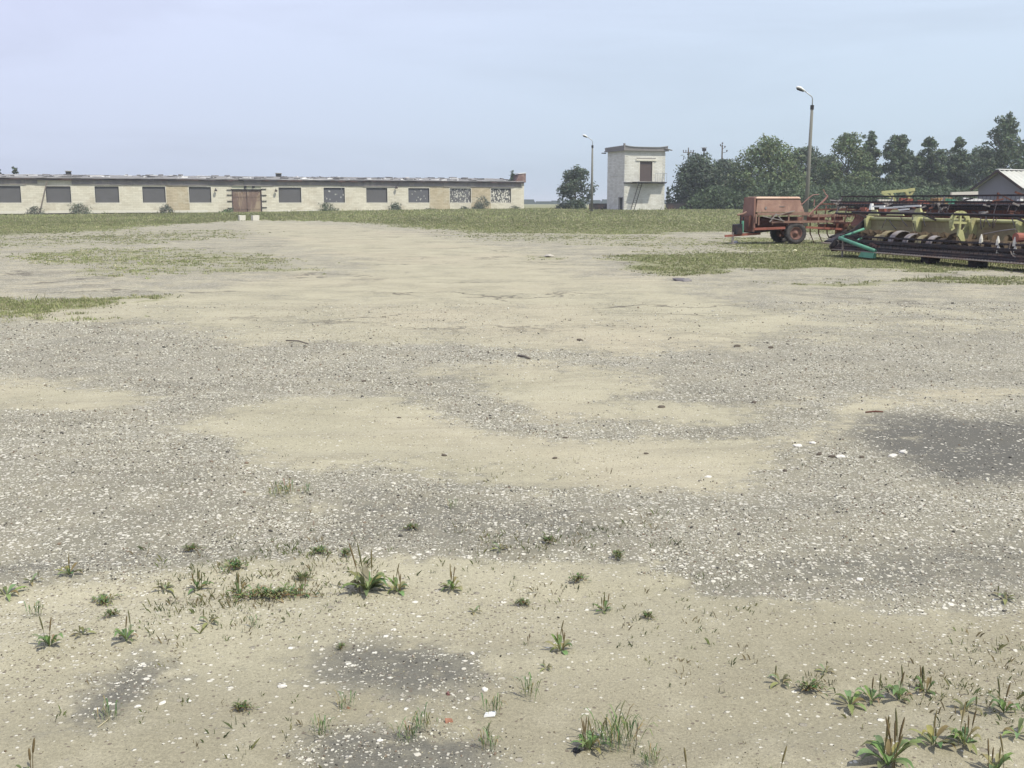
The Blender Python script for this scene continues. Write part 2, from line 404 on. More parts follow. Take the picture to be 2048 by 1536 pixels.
hh = t.math('ADD', hh, t.math('MULTIPLY', crk, -3))
bp = t.new('ShaderNodeBump'); bp.inputs['Strength'].default_value = .9; bp.inputs['Distance'].default_value = .006
t.l.new(hh, bp.inputs['Height']); t.l.new(bp.outputs[0], b.inputs['Normal'])
gobj = npmesh('ground', np.stack([X, Yv, Z], 1), Fq, gm, smooth=True)
tag(gobj, kind='structure')
S_, R_, B_, G_ = masks(X, Yv)
a = gobj.data.color_attributes.new('patch', 'FLOAT_COLOR', 'POINT'); c4 = np.ones((len(X), 4), np.float32); c4[:, 0] = S_; c4[:, 1] = R_; c4[:, 2] = B_; a.data.foreach_set('color', c4.ravel())
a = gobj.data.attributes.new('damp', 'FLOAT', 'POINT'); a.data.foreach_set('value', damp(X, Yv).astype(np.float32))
a = gobj.data.attributes.new('green', 'FLOAT', 'POINT'); a.data.foreach_set('value', G_.astype(np.float32))

# ------------------------------------------------------------ loose gravel (countless)
def infr(x, y, mar=1.12): return np.abs(x) < (y+.3)*1024/F*mar+.2
ico = bpy.data.meshes.new('tmp')
import bmesh
bm = bmesh.new(); bmesh.ops.create_icosphere(bm, subdivisions=1, radius=1); bm.verts.ensure_lookup_table()
IV = np.array([v.co[:] for v in bm.verts]); IF = np.array([[v.index for v in f.verts] for f in bm.faces]); bm.free(); bpy.data.meshes.remove(ico)
def pebbles(name, x, y, size, tint, m, flat=(.45, .95)):
    n = len(x); k = len(IV)
    V = IV[None]*(1+.28*rng.standard_normal((n, k, 1)).clip(-1.4, 1.4))
    s = np.stack([size*rng.uniform(.75, 1.4, n), size*rng.uniform(.55, 1.0, n), size*rng.uniform(*flat, n)], 1)
    V = V*s[:, None, :]
    a = rng.uniform(0, 2*np.pi, n); ca, sa = np.cos(a)[:, None], np.sin(a)[:, None]
    tx = rng.uniform(-.25, .25, n)[:, None]
    V = np.stack([V[..., 0]*ca-V[..., 1]*sa, V[..., 0]*sa+V[..., 1]*ca, V[..., 2]+tx*V[..., 0]], 2)
    V[..., 0] += x[:, None]; V[..., 1] += y[:, None]; V[..., 2] += (hgt(x, y)+s[:, 2]*.35)[:, None]
    Fc = (IF[None]+(np.arange(n)*k)[:, None, None]).reshape(-1, 3)
    return npmesh(name, V.reshape(-1, 3), Fc, m, np.repeat(tint, k, 0))
N = 270000
u = rng.uniform(0, 1, N); D = 2.2*(17/2.2)**u
x = rng.uniform(-1, 1, N)*(D*1024/F*1.12+.3); y = D
S, Rr, Bb, Gg = masks(x, y)
nz = fbm(x*9, y*9, 77, 2); nz2 = fbm(x*.9, y*.9, 78, 4)
sandy = sst(.2, .92, S+(nz-.5)*1.3+(nz2-.5)*1.2)
dens = (1-sandy)*(.95-.72*Bb)+sandy*(.07+.38*Rr)
dens *= .35+1.3*sst(.3, .7, nz2)
keep = (rng.uniform(0, 1, N) < dens*.8) & infr(x, y)
x, y = x[keep], y[keep]; n = len(x); D = y; sandy = sandy[keep]
size = (.0022+.0050*rng.uniform(0, 1, n)**2.2+.005*(rng.uniform(0, 1, n) > .985))*(.62+.11*np.clip(D-2.5, 0, 13))*(1-.3*sandy)
k = rng.uniform(0, 1, n)
pal = np.array([(.68, .665, .60), (.55, .525, .455), (.38, .35, .29), (.25, .19, .15), (.10, .095, .09), (.74, .72, .66)])
ix = rng.choice(6, n, p=[.27, .22, .17, .07, .14, .13])
tint = pal[ix]*rng.uniform(.7, 1.0, (n, 1))*np.array([.97, .97, .92])
ix2 = sandy > .5
tint[ix2] *= np.array([.60, .57, .48]); size[ix2] = np.minimum(size[ix2]*.78, .0052*(.7+.1*D[ix2]))
o = pebbles('gravel', x, y, size, tint, tintmat('gravel_stone', .85, scale=60)); tag(o, kind='stuff')

# ------------------------------------------------------------ far grass (countless blades)
def blades(name, x, y, h, wd, nb_, tint, m, spread=1.0, lean=.45):
    n = len(x); z = hgt(x, y)
    x = np.repeat(x, nb_); y = np.repeat(y, nb_); z = np.repeat(z, nb_); h = np.repeat(h, nb_); wd = np.repeat(wd, nb_); tint = np.repeat(tint, nb_, 0); n = len(x)
    ox = rng.normal(0, 1, n)*h*.35*spread; oy = rng.normal(0, 1, n)*h*.35*spread; a = rng.uniform(0, 2*np.pi, n)
    h = h*rng.uniform(.45, 1.1, n)
    bx, by = x+ox, y+oy
    lx = np.cos(a)*h*rng.uniform(0, lean, n)+ox*.4; ly = np.sin(a)*h*rng.uniform(0, lean, n)+oy*.4
    a2 = rng.uniform(0, np.pi, n); wx = np.cos(a2)*wd*.5; wy = np.sin(a2)*wd*.5
    V = np.stack([np.stack([bx-wx, by-wy, z-.01], 1), np.stack([bx+wx, by+wy, z-.01], 1),
                  np.stack([bx+lx*.45+wx*.8, by+ly*.45+wy*.8, z+h*.6], 1), np.stack([bx+lx, by+ly, z+h], 1)], 1)
    Fc = np.arange(n*4).reshape(n, 4)
    tc_ = np.repeat(tint*rng.uniform(.7, 1.25, (n, 1)), 4, 0)
    return npmesh(name, V.reshape(-1, 3), Fc, m, tc_)
grassmat = tintmat('grass_blade', .6, .3, scale=.8)
N = 330000
D = 14*(165/14)**rng.uniform(0, 1, N); x = rng.uniform(-1, 1, N)*D*1024/F*1.1; y = D
_, _, _, gk = masks(x, y)
gn = (fbm(x*3.5, y*3.5, 41, 4)-.5)*1.2+(fbm(x*.3, y*.3, 42, 3)-.5)*.8
keep = (gk > .2) & (rng.uniform(0, 1, N) < sst(.50, .95, gk+gn*1.1)*.85+.05*(gk > .4))
x, y, gk = x[keep], y[keep], gk[keep]; n = len(x)
hh_ = (.018+.028*rng.uniform(0, 1, n))*(1+2.2*sst(50, 110, y))*(1+1.8*(rng.uniform(0, 1, n) > .985))+.07*sst(100, 130, y)
wd = .005+.0007*y
pal = np.array([(.31, .36, .15), (.37, .39, .19), (.44, .43, .24), (.53, .49, .32)])
tint = pal[rng.choice(4, n, p=[.36, .34, .22, .08])]*rng.uniform(.55, 1.15, (n, 1))*(.62+.6*fbm(x*.12, y*.06, 55, 3))[:, None]
o = blades('grass', x, y, hh_, wd, 4, tint, grassmat, 2.2); tag(o, kind='stuff')

# ------------------------------------------------------------ materials for things
M = {}
M['wall'] = mat('cream_lime_brick', (.72, .69, .58), .9, .16, .5, (.50, .43, .32), .4, fine=9, bump=.1, lo=.52, hi=.66)
M['wall_tan'] = mat('bare_tan_brick', (.54, .47, .34), .9, .22, .8, (.62, .58, .46), .7, fine=6, bump=.1)
M['lintel'] = mat('pale_lintel', (.66, .66, .50), .9, .15, 1.5, (.3, .3, .25), .4)
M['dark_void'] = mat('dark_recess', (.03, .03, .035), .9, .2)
M['infill'] = mat('dark_grey_infill', (.12, .12, .125), .9, .12, 1.2, (.14, .14, .15), .4)
M['whiteframe'] = mat('chalky_frame', (.70, .68, .60), .9, .12, 2)
M['roof'] = mat('slate_roofing', (.24, .235, .235), .9, .30, .5, (.55, .54, .52), .6, stretch=(.4, 1.5, 1), fine=5, lo=.56, hi=.66)
M['scrap'] = mat('white_scrap', (.74, .74, .74), .8, .1, 1)
M['fascia'] = mat('dark_eave', (.055, .05, .055), .9, .3, 1, (.15, .07, .05), .5)
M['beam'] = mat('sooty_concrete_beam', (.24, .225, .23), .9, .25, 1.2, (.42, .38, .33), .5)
M['slate'] = mat('slate_debris', (.17, .165, .17), .9, .3, 1)
M['rust_door'] = mat('rusty_brown_door', (.20, .14, .115), .85, .35, 1.2, (.42, .34, .24), .8, fine=8, stretch=(1, 1, .4))
M['redbrick'] = mat('red_brick', (.20, .13, .12), .9, .3, 2.5, (.5, .4, .35), .4)
M['black'] = mat('black_iron', (.03, .03, .032), .7, .3)
M['concrete'] = mat('grey_concrete', (.42, .41, .37), .9, .2, 1.2, (.25, .25, .22), .5)
M['polec'] = mat('pole_concrete', (.20, .20, .175), .9, .2, 1.0, (.17, .17, .15), .6)
def bricks(m_, amt, sc_=1.0):
    t_ = NT(m_); b_ = m_.node_tree.nodes['Principled BSDF']; lk = b_.inputs['Base Color'].links[0].from_socket
    co_ = t_.new('ShaderNodeTexCoord').outputs['Object']
    sp_ = t_.new('ShaderNodeSeparateXYZ'); t_.l.new(co_, sp_.inputs[0]); cb_ = t_.new('ShaderNodeCombineXYZ')
    t_.l.new(t_.math('ADD', sp_.outputs[0], sp_.outputs[1]), cb_.inputs[0]); t_.l.new(sp_.outputs[2], cb_.inputs[1])
    bt_ = t_.new('ShaderNodeTexBrick'); t_.l.new(cb_.outputs[0], bt_.inputs['Vector']); bt_.inputs['Scale'].default_value = 1
    bt_.inputs['Brick Width'].default_value = .52*sc_; bt_.inputs['Row Height'].default_value = .17*sc_; bt_.inputs['Mortar Size'].default_value = .012
    bt_.inputs['Color1'].default_value = (1, 1, 1, 1); bt_.inputs['Color2'].default_value = (.74, .72, .68, 1); bt_.inputs['Mortar'].default_value = (.62, .6, .55, 1); bt_.inputs['Bias'].default_value = -.3
    t_.l.new(t_.mix(amt, lk, t_.mix(1.0, lk, bt_.outputs['Color'], 'MULTIPLY')), b_.inputs['Base Color'])
bricks(M['wall'], .75, 1.3); bricks(M['wall_tan'], .9, 1.2)
M['tower'] = mat('white_lime_brick', (.70, .70, .66), .9, .20, 1.1, (.42, .41, .35), .4, fine=10, lo=.52, hi=.68)
bricks(M['tower'], .8)
M['towerdark'] = mat('grey_parapet', (.24, .23, .23), .9, .2, 1.5)
M['tdoor'] = mat('brown_door', (.10, .078, .074), .85, .2, 2, stretch=(3, 3, .5))
M['steel'] = mat('galvanised_steel', (.45, .47, .48), .5, .15, 3, metal=.5)
M['white'] = mat('white_enamel', (.85, .86, .84), .5, .05)
M['wood'] = mat('grey_timber', (.16, .14, .12), .9, .3, 2)
M['porc'] = mat('insulator', (.10, .08, .07), .4, .1)
# ------------------------------------------------------------ long derelict shed
PL = Y(0, 404, 129.0); PR = Y(1048, 404, 155.0); PL.z = PR.z = 0
uS = (PR-PL).normalized(); vS = Vector((-uS.y, uS.x, 0))
alpha = math.atan2(uS.y, uS.x)
def S_of(px, tt=0.0):
    o0 = PL+vS*tt; a = (px-1024)/F
    # horizontal line through ray column: x = k*y with k from ray at horizon row
    d = ray(px, HZ); k_ = d[0]/d[1]
    return (k_*o0.y-o0.x)/(uS.x-k_*uS.y)
def Z_of(px, py, tt=0.0):
    s = S_of(px, tt); p = PL+vS*tt+uS*s
    return Y(px, py, p.y).z
shed = empty('derelict_shed', PL, alpha)
tag(shed, 'long low cream brick shed with dark blocked windows and ragged grey roof', 'shed')
wins = [(-52, -8), (0-2, 43), (93, 143), (191, 239), (286, 332), (379, 423), (558, 603), (648, 690), (733, 775), (817, 859), (900, 942), (982, 1022)]
gate = (465, 523)
zW0, zW1 = (Z_of(200, 406)+Z_of(900, 404.5))/2, (Z_of(200, 374)+Z_of(900, 375.5))/2
zTop = (Z_of(200, 361)+Z_of(900, 362))/2+.12
sL, sR = S_of(0)-16, S_of(1048)
ops = [(S_of(a), S_of(b_)) for a, b_ in wins]; gs = (S_of(gate[0]), S_of(gate[1])); zG = Z_of(495, 380)
zB = -.3; zP = .28
brk = sorted([sL, sR]+[e for o_ in ops for e in o_]+list(gs))
m = MB(); mt = MB()
tan_s = [(S_of(335), S_of(379)), (S_of(859), S_of(900)), (S_of(942), S_of(982))]
for a, b_ in zip(brk, brk[1:]):
    mid = (a+b_)/2
    if any(o_[0] < mid < o_[1] for o_ in ops):
        m.box(a, b_, 0, .4, zP, zW0); m.box(a, b_, 0, .4, zW1, zTop)
    elif gs[0] < mid < gs[1]:
        m.box(a, b_, 0, .4, zG+.75, zTop)
    elif any(t_[0]-.1 < mid < t_[1]+.1 for t_ in tan_s):
        mt.box(a, b_, 0, .4, zP, zTop)
    else:
        m.box(a, b_, 0, .4, zP, zTop)
# end walls and back
m.box(sL, sL+.4, .402, 15.6, zP, zTop); m.box(sR-.4, sR, .402, 15.6, zP, zTop); m.box(sL, sR, 15.602, 16, zP, zTop)
m.build('wall', M['wall'], shed)
mt.each('wall_patch', M['wall_tan'], shed)
pl = MB(); pl.box(sL+.1, gs[0], .12, .42, zB, zP); pl.box(gs[1], sR-.06, .12, .42, zB, zP+.0); pl.each('plinth_shade', M['dark_void'], shed)  # recessed plinth coloured near-black to carry the shadow gap under the wall
# pale foot course, broken in places
fc = MB(); s = sL
while s < sR:
    L = rnd.uniform(2, 5)
    if not (gs[0]-.3 < s+L and s < gs[1]+.3): fc.box(s, min(s+L-.03, sR), -.03, 0-.003, zP+rnd.uniform(-.1, .02), zP+rnd.uniform(.18, .3), .01)
    s += L
fc.each('foot_course', M['whiteframe'], shed)
def sheetmat(name, base, spots, amt):
    m_, t_, b_ = newmat(name); co_ = t_.new('ShaderNodeTexCoord').outputs['Object']
    v = t_.vor(t_.mapv(co_, (2.2, 1, 1.2)), 4.2); sp_ = t_.new('ShaderNodeSeparateColor'); t_.l.new(v.outputs['Color'], sp_.inputs[0])
    f_ = t_.math('MULTIPLY', t_.math('LESS_THAN', sp_.outputs[0], amt), t_.math('LESS_THAN', v.outputs['Distance'], .62))
    t_.l.new(t_.mix(f_, (*base, 1), (*spots, 1)), b_.inputs['Base Color']); b_.inputs['Roughness'].default_value = .8
    return m_
M['inf_few'] = sheetmat('infill_with_chips', (.09, .093, .105), (.45, .45, .42), .05)
M['inf_mid'] = sheetmat('infill_flaking', (.10, .10, .105), (.5, .5, .45), .26)
M['inf_lot'] = sheetmat('infill_mostly_flaked', (.09, .09, .09), (.64, .63, .56), .42)
for i, (a, b_) in enumerate(ops):
    key = 'infill' if i < 7 else ('inf_few' if i in (7, 9) else 'infill' if i == 8 else 'inf_mid' if i == 10 else 'inf_lot')
    wn = MB().box(a, b_, .16, .26, zW0, zW1).build('window', M[key], shed)
    if i == 10: wn['label'] = 'window infill flaking to white bits'
    if i == 11: wn['label'] = 'window infill mostly flaked to white'
    fr = MB(); e = .07
    fr.box(a-e, a, -.012, .10, zW0-e, zW1+e); fr.box(b_, b_+e, -.012, .10, zW0-e, zW1+e)
    fr.box(a, b_, -.012, .10, zW0-e, zW0+.002); 
    if i not in (3, 4): fr.box(a, b_, -.012, .10, zW1-.002, zW1+e)
    fr.build('frame', M['whiteframe'], wn)
    MB().box(a+.02, b_-.02, .13, .158, zW1-.09, zW1-.01).box(a+.02, a+.09, .13, .158, zW0, zW1-.1).box(b_-.09, b_-.02, .13, .158, zW0, zW1-.1).build('inner_edge', M['black'], wn)
# grey beam under the eave, fallen away in one stretch
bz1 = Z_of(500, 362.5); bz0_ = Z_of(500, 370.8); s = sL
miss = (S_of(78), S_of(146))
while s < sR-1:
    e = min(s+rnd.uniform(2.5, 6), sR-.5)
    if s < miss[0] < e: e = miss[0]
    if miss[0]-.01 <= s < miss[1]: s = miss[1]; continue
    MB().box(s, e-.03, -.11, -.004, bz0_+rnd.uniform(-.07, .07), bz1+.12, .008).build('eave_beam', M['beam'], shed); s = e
# gate
g0, g1 = gs; gm_ = (g0+g1)/2
gt = empty('gate'); gt.parent = shed
for (a, b_) in ((g0+.06, gm_-.03), (gm_+.03, g1-.06)):
    lf = MB()
    n_ = 7
    for k_ in range(n_):
        q0 = a+(b_-a)*k_/n_; q1 = a+(b_-a)*(k_+1)/n_-.012
        lf.box(q0, q1, .10+rnd.uniform(0, .015), .16, zP-.28+rnd.uniform(0, .1), zG-.04)
    lf.box(a, b_, .07, .098, zG-.9, zG-.78); lf.box(a, b_, .07, .098, zP+.35, zP+.47)
    lf.build('door_leaf', M['rust_door'], gt)
MB().box(g0-.15, g1+.15, -.04, .38, zG, zG+.12).build('gate_beam', M['black'], gt)
MB().box(g0, g1, .08, .35, zG+.122, zG+.72, .0).build('lintel', M['lintel'], gt)
MB().box(g0-.05, g0+.05, -.05, .36, zB, zG-.002).box(g1-.05, g1+.05, -.05, .36, zB, zG-.002).each('gate_post', M['fascia'], gt)
for sgn, e in ((-1, g0-.06), (1, g1+.06)):
    for zz in (zG+.05, zG-.62, zG-1.5, zG-2.3):
        zz += rnd.uniform(-.1, .1)
        if zz < .3: continue
        MB().box(min(e, e+sgn*.62), max(e, e+sgn*.62), -.10, -.045, zz, zz+.09).build('hinge_bar', M['black'], gt)
mm = MB()
for k_, (px_, py_) in enumerate(((492, 372), (508, 371))):
    s_ = S_of(px_); z_ = Z_of(px_, py_); mm.box(s_-.15, s_+.15, -.01, .078, z_-.3, z_+.15, .04)
mm.each('hole', M['black'], gt)
# roof: sagging sheets
rf = MB(); zE = zTop-.02; zRg = Z_of(500, 354, 8.0)
nS = 120
def rz_(s, tt):
    k_ = tt/8.0
    base = zE+(zRg-zE)*(k_ if tt <= 8 else 2-k_)
    return base+.05*(noise.noise(Vector((s*.12, tt*.3, 3)))) + .03*noise.noise(Vector((s*.9, tt*.8, 5)))
rows = [-.46, -.1, 1.2, 2.6, 4.0, 5.4, 6.8, 8, 12, 16.35]
for a in range(nS):
    s0 = sL-.3+(sR+.1-sL)*a/nS; s1 = sL-.3+(sR+.1-sL)*(a+1)/nS-.0
    j0 = rnd.uniform(-.09, .07)
    for r0, r1 in zip(rows, rows[1:]):
        dz = rnd.uniform(0, .035)
        q0 = r0+(j0 if r0 == rows[0] else 0)
        rf.hexa([(s0, q0, rz_(s0, r0)+dz), (s1, q0, rz_(s1, r0)+dz), (s1, r1, rz_(s1, r1)+dz), (s0, r1, rz_(s0, r1)+dz)],
                [(s0, q0, rz_(s0, r0)+dz+.07), (s1, q0, rz_(s1, r0)+dz+.07), (s1, r1, rz_(s1, r1)+dz+.07), (s0, r1, rz_(s0, r1)+dz+.07)])
roof = rf.build('roof', M['roof'], shed)
fa = MB(); s = sL
while s < sR-.2:
    L = rnd.uniform(1.5, 4); e = min(s+L, sR-.1)
    fa.box(s, e-.02, -.41, -.36, zE-.20+rnd.uniform(-.04, .04), zE-.02, .01); s += L
fa.each('eave_board', M['fascia'], shed)
scp = MB()
for k_ in range(75):
    s = rnd.uniform(0, sR-2); tt = rnd.choice([rnd.uniform(-.1, 2.5), rnd.uniform(0, 7.5)]); L = rnd.uniform(.3, 1.6) if rnd.random() < .5 else rnd.uniform(.15, .5); zq = rz_(s, tt)+.11
    scp.box(s, s+L, tt, tt+rnd.uniform(.2, .8), zq, zq+rnd.uniform(.04, .12), .04)
scp.each('loose_sheet', M['scrap'], roof)
gsc = MB()
for k_ in range(120):
    s = rnd.uniform(0, sR-1); tt = rnd.uniform(0, 7.9); L = rnd.uniform(.2, 1.2); zq = rz_(s, tt)+.10
    gsc.box(s, s+L, tt, tt+rnd.uniform(.2, .8), zq, zq+rnd.uniform(.05, .16), .05)
gsc.build('slate_rubble', M['slate'], roof)
for px_ in (141, 559):
    s = S_of(px_, 8.0); z_ = zRg
    vt = MB().box(s-.34, s+.34, 7.6, 8.3, z_-.1, z_+.50).build('roof_vent', M['black'], roof)
    MB().box(s-.42, s+.42, 7.5, 8.4, z_+.502, z_+.58).build('vent_cap', M['concrete'], vt)
# brick stub at the right end
s0, s1 = S_of(1030), S_of(1050); zb0 = zTop-.12
bs = MB()
bs.hexa([(s0, -.3, zb0), (s1, -.3, zb0), (s1, 1.5, zb0), (s0, 1.5, zb0)], [(s0+.5, -.26, zb0+1.15), (s1, -.3, zb0+1.3), (s1, 1.5, zb0+1.3), (s0+.2, 1.5, zb0+1.1)])
bs.build('brick_parapet', M['redbrick'], shed)
MB().hexa([(s0+.4, -.36, zb0+1.2), (s1+.06, -.36, zb0+1.31), (s1+.06, 1.6, zb0+1.31), (s0+.2, 1.6, zb0+1.2)], [(s0+.4, -.36, zb0+1.3), (s1+.06, -.36, zb0+1.42), (s1+.06, 1.6, zb0+1.42), (s0+.2, 1.6, zb0+1.3)]).build('parapet_cap', M['scrap'], shed)
for px_, py_ in ((432, 380), (552, 381), (792, 375)):
    s = S_of(px_); z_ = Z_of(px_, py_)
    lm = MB().tube([(s, 0, z_+.1), (s, -.25, z_+.22), (s, -.34, z_+.05)], .035, 6).build('wall_bracket', M['black'], shed)
    MB().tube([(s, -.34, z_+.12), (s, -.34, z_-.02), (s, -.34, z_-.16)], [.07, .19, .15], 10).build('lamp_bell', M['fascia'], lm)
o = MB().bar((S_of(88), -.75, Z_of(88, 407)-.0), (S_of(97), -.06, Z_of(97, 362)), .16, .16).build('leaning_plank', M['wood'])
o.matrix_world = shed.matrix_basis.copy(); o.location = PL; o.rotation_euler = (0, 0, alpha)
p0 = S_of(88)
o2 = None
tag(o, 'grey plank leaning against the shed beside its second window from the left', 'plank')
# make plank reach the ground
o.data.vertices.foreach_set('co', np.array(MB().bar((S_of(86)-.5, -1.5, .0), (S_of(97), -.4, Z_of(97, 362)-.05), .14, .14).v, np.float32).ravel()); o.data.update()
# slabs at the gate
for i, (px_, w_, lb) in enumerate(((484.5, .26, 'left pale concrete block standing before the rusty gate'), (510.5, .27, 'right pale concrete block standing before the rusty gate'))):
    p = GP(px_, 441)
    o = MB().box(-w_, w_, -.3, .3, -.05, .44, .03).build('concrete_block', M['whiteframe']); o.location = p; o.rotation_euler = (0, 0, alpha+.1*i)
    tag(o, lb, 'block', 'blocks before the gate')
o = MB().box(-.85, .85, -.25, .25, .33, .45, .01).box(-.7, -.5, -.2, .2, 0, .328).box(.5, .7, -.2, .2, 0, .328).build('doorstep_bench', M['scrap']); p = PL+uS*S_of(620)-vS*.5; o.location = p; o.rotation_euler = (0, 0, alpha)
tag(o, 'low white bench slab at the foot of the shed wall right of the gate', 'bench')

# ------------------------------------------------------------ substation tower
TY = 130.0; TC = Y(1248, 404, TY); tz = gz(TC.x, TC.y); TC.z = tz
ta = R(21); tu = Vector((math.cos(ta), math.sin(ta), 0)); tv = Vector((-tu.y, tu.x, 0))
def hit(px, o0, dr):
    d = ray(px, HZ); k_ = d[0]/d[1]; return (k_*o0.y-o0.x)/(dr.x-k_*dr.y)
TW = hit(1328, TC, tu); TDp = hit(1214, TC, tv)
def tS(px, tt=0.0): return hit(px, TC+tv*tt, tu)
def tZ(px, py, tt=0.0):
    p = TC+tv*tt+tu*tS(px, tt); return Y(px, py, p.y).z-tz
tw = empty('brick_tower', TC, ta); tag(tw, 'square two storey white brick substation tower with upper brown door', 'tower')
zt = tZ(1288, 302)
d0, d1 = tS(1278), tS(1303); dz0, dz1 = tZ(1290, 363), tZ(1290, 323)
m = MB(); th = .35
m.box(0, d0, 0, th, -.3, zt); m.box(d1, TW, 0, th, -.3, zt); m.box(d0, d1, 0, th, -.3, dz0); m.box(d0, d1, 0, th, dz1, zt)
ly0 = hit(1245, TC, tv); ly1 = hit(1238.5, TC, tv); lz = Y(1240, 396, (TC+tv*ly0).y).z-tz
m.box(0, th, th+.002, ly0, -.3, zt) if ly0 > th+.01 else None
m.box(0, th, max(ly0, th+.004), ly1, lz, zt); m.box(0, th, ly1, TDp, -.3, zt)
m.box(th+.002, TW, TDp-th, TDp, -.3, zt); m.box(TW-th, TW, th+.002, TDp-th-.002, -.3, zt)
m.build('wall', M['tower'], tw)
# quoin relief + courses
q = MB()
for k_ in range(26):
    z_ = .1+k_*zt/27; q.box(-.03, .28 if k_ % 2 else .42, -.03, -.004, z_, z_+zt/27*.8); q.box(TW-(.3 if k_ % 2 else .2), TW+.03, -.03, -.004, z_, z_+zt/27*.8)
ql, qr = MB(), MB()
for k_ in range(0, len(q.v)//8):
    d_ = ql if k_ % 2 == 0 else qr; n_ = len(d_.v); d_.v += q.v[k_*8:k_*8+8]; d_.f += [tuple(i_-k_*8+n_ for i_ in f_) for f_ in q.f[k_*6:k_*6+6]]
ql.build('quoin', M['tower'], tw); qr.build('quoin', M['tower'], tw)
MB().box(-.035, -.004, 0.02, TDp, tZ(1248, 352), tZ(1248, 351)).build('string_course', M['tower'], tw)
MB().box(d0, d1, .12, .18, dz0, dz1).build('door', M['tdoor'], tw)
df = MB().box(d0-.12, d0, -.03, .1, dz0, dz1+.02).box(d1, d1+.12, -.03, .1, dz0, dz1+.02); df.build('door_frame', M['whiteframe'], tw)
MB().box(tS(1270), tS(1311), -.12, .1, tZ(1290, 322)+.02, tZ(1290, 318)).build('lintel', M['whiteframe'], tw)
MB().box(tS(1272), tS(1309), -.10, -.005, tZ(1290, 318)+.01, tZ(1290, 317)+.05).build('drip_ledge', M['towerdark'], tw)
MB().box(.12, .2, ly0, ly1, -.2, lz-.01).build('side_door', M['dark_void'], tw)
MB().box(-.06, .0-.004, ly0-.1, ly0, -.2, lz).box(-.06, -.004, ly1, ly1+.1, -.2, lz).box(-.07, -.004, ly0-.15, ly1+.15, lz, lz+.12).build('side_door_frame', M['towerdark'], tw)
bz = dz0-.02
bal = MB().box(-.1, TW+.1, -.22, -.004, bz-.22, bz-.08).box(tS(1262), tS(1306), -1.45, -.224, bz-.16, bz-.04); bal.box(tS(1306)+.003, TW-.1, -.8, -.224, bz-.16, bz-.04)
bal.build('balcony', M['black'], tw)
rl = MB(); a_, b_ = tS(1304), TW-.12
for k_ in range(6):
    xx = a_+(b_-a_)*k_/5; rl.bar((xx, -.75, bz-.03), (xx, -.75, bz+1.0), .03)
rl.bar((a_, -.75, bz+1.0), (b_, -.75, bz+1.0), .05); rl.bar((b_, -.75, bz+1.0), (b_, -.02, bz+1.0), .05); rl.build('railing', M['steel'], tw)
ld = MB()
for dx in (0, .45):
    ld.bar((tS(1251)+dx, -1.3, -.1), (tS(1268)+dx, -1.25, bz-.05), .09, .06)
for k_ in range(1, 14):
    f_ = k_/14; xx = tS(1251)+(tS(1268)-tS(1251))*f_; ld.bar((xx, -1.28, (bz)*f_), (xx+.45, -1.28, bz*f_), .06, .03)
ld.build('stair_ladder', M['black'], tw)
# sagging parapet of roof sheets
rz = MB(); n_ = 10
def prof(f_): return .17*(2*f_-1)**4+.06*f_*0
for k_ in range(n_):
    f0, f1 = k_/n_, (k_+1)/n_; x0, x1 = -.18+(TW+.36)*f0, -.18+(TW+.36)*f1
    rz.hexa([(x0, -.3, zt+.1), (x1, -.3, zt+.1), (x1, -.2, zt+.1), (x0, -.2, zt+.1)], [(x0, -.34, zt+.42+prof(f0)), (x1, -.34, zt+.42+prof(f1)), (x1, -.26, zt+.42+prof(f1)), (x0, -.26, zt+.42+prof(f0))])
for k_ in range(n_):
    f0, f1 = k_/n_, (k_+1)/n_; y0, y1 = -.18+(TDp+.3)*f0, -.18+(TDp+.3)*f1
    rz.hexa([(-.3, y1, zt+.1), (-.3, y0, zt+.1), (-.2, y0, zt+.1), (-.2, y1, zt+.1)], [(-.36, y1, zt+.55-.05*f1), (-.36, y0, zt+.62-.08*f0), (-.25, y0, zt+.62-.08*f0), (-.25, y1, zt+.55-.05*f1)])
rz.build('parapet', M['towerdark'], tw)
MB().box(-.34, TW+.34, -.34, TDp+.3, zt+.002, zt+.14).build('roof_slab', M['towerdark'], tw)
MB().bar((TW-.3, -.32, zt+.35), (TW+.75, -.3, zt+.12), .35, .08).build('loose_eave_strip', M['towerdark'], tw)
cr = MB()
for k_ in range(n_):
    f0, f1 = k_/n_, (k_+1)/n_; x0, x1 = -.2+(TW+.4)*f0, -.2+(TW+.4)*f1
    cr.hexa([(x0, -.42, zt+.425+prof(f0)), (x1, -.42, zt+.425+prof(f1)), (x1, -.1, zt+.43+prof(f1)), (x0, -.1, zt+.43+prof(f0))], [(x0, -.42, zt+.49+prof(f0)), (x1, -.42, zt+.49+prof(f1)), (x1, -.1, zt+.5+prof(f1)), (x0, -.1, zt+.5+prof(f0))])
cr.build('parapet_cap', M['steel'], tw)
MB().box(-.33, -.16, -.44, -.2, zt, zt+.85).build('corner_post', M['towerdark'], tw)
MB().bar((-.2, TDp+.1, zt-.12), (-.75, TDp+.15, zt-.12), .2, .12).build('water_spout', M['black'], tw)

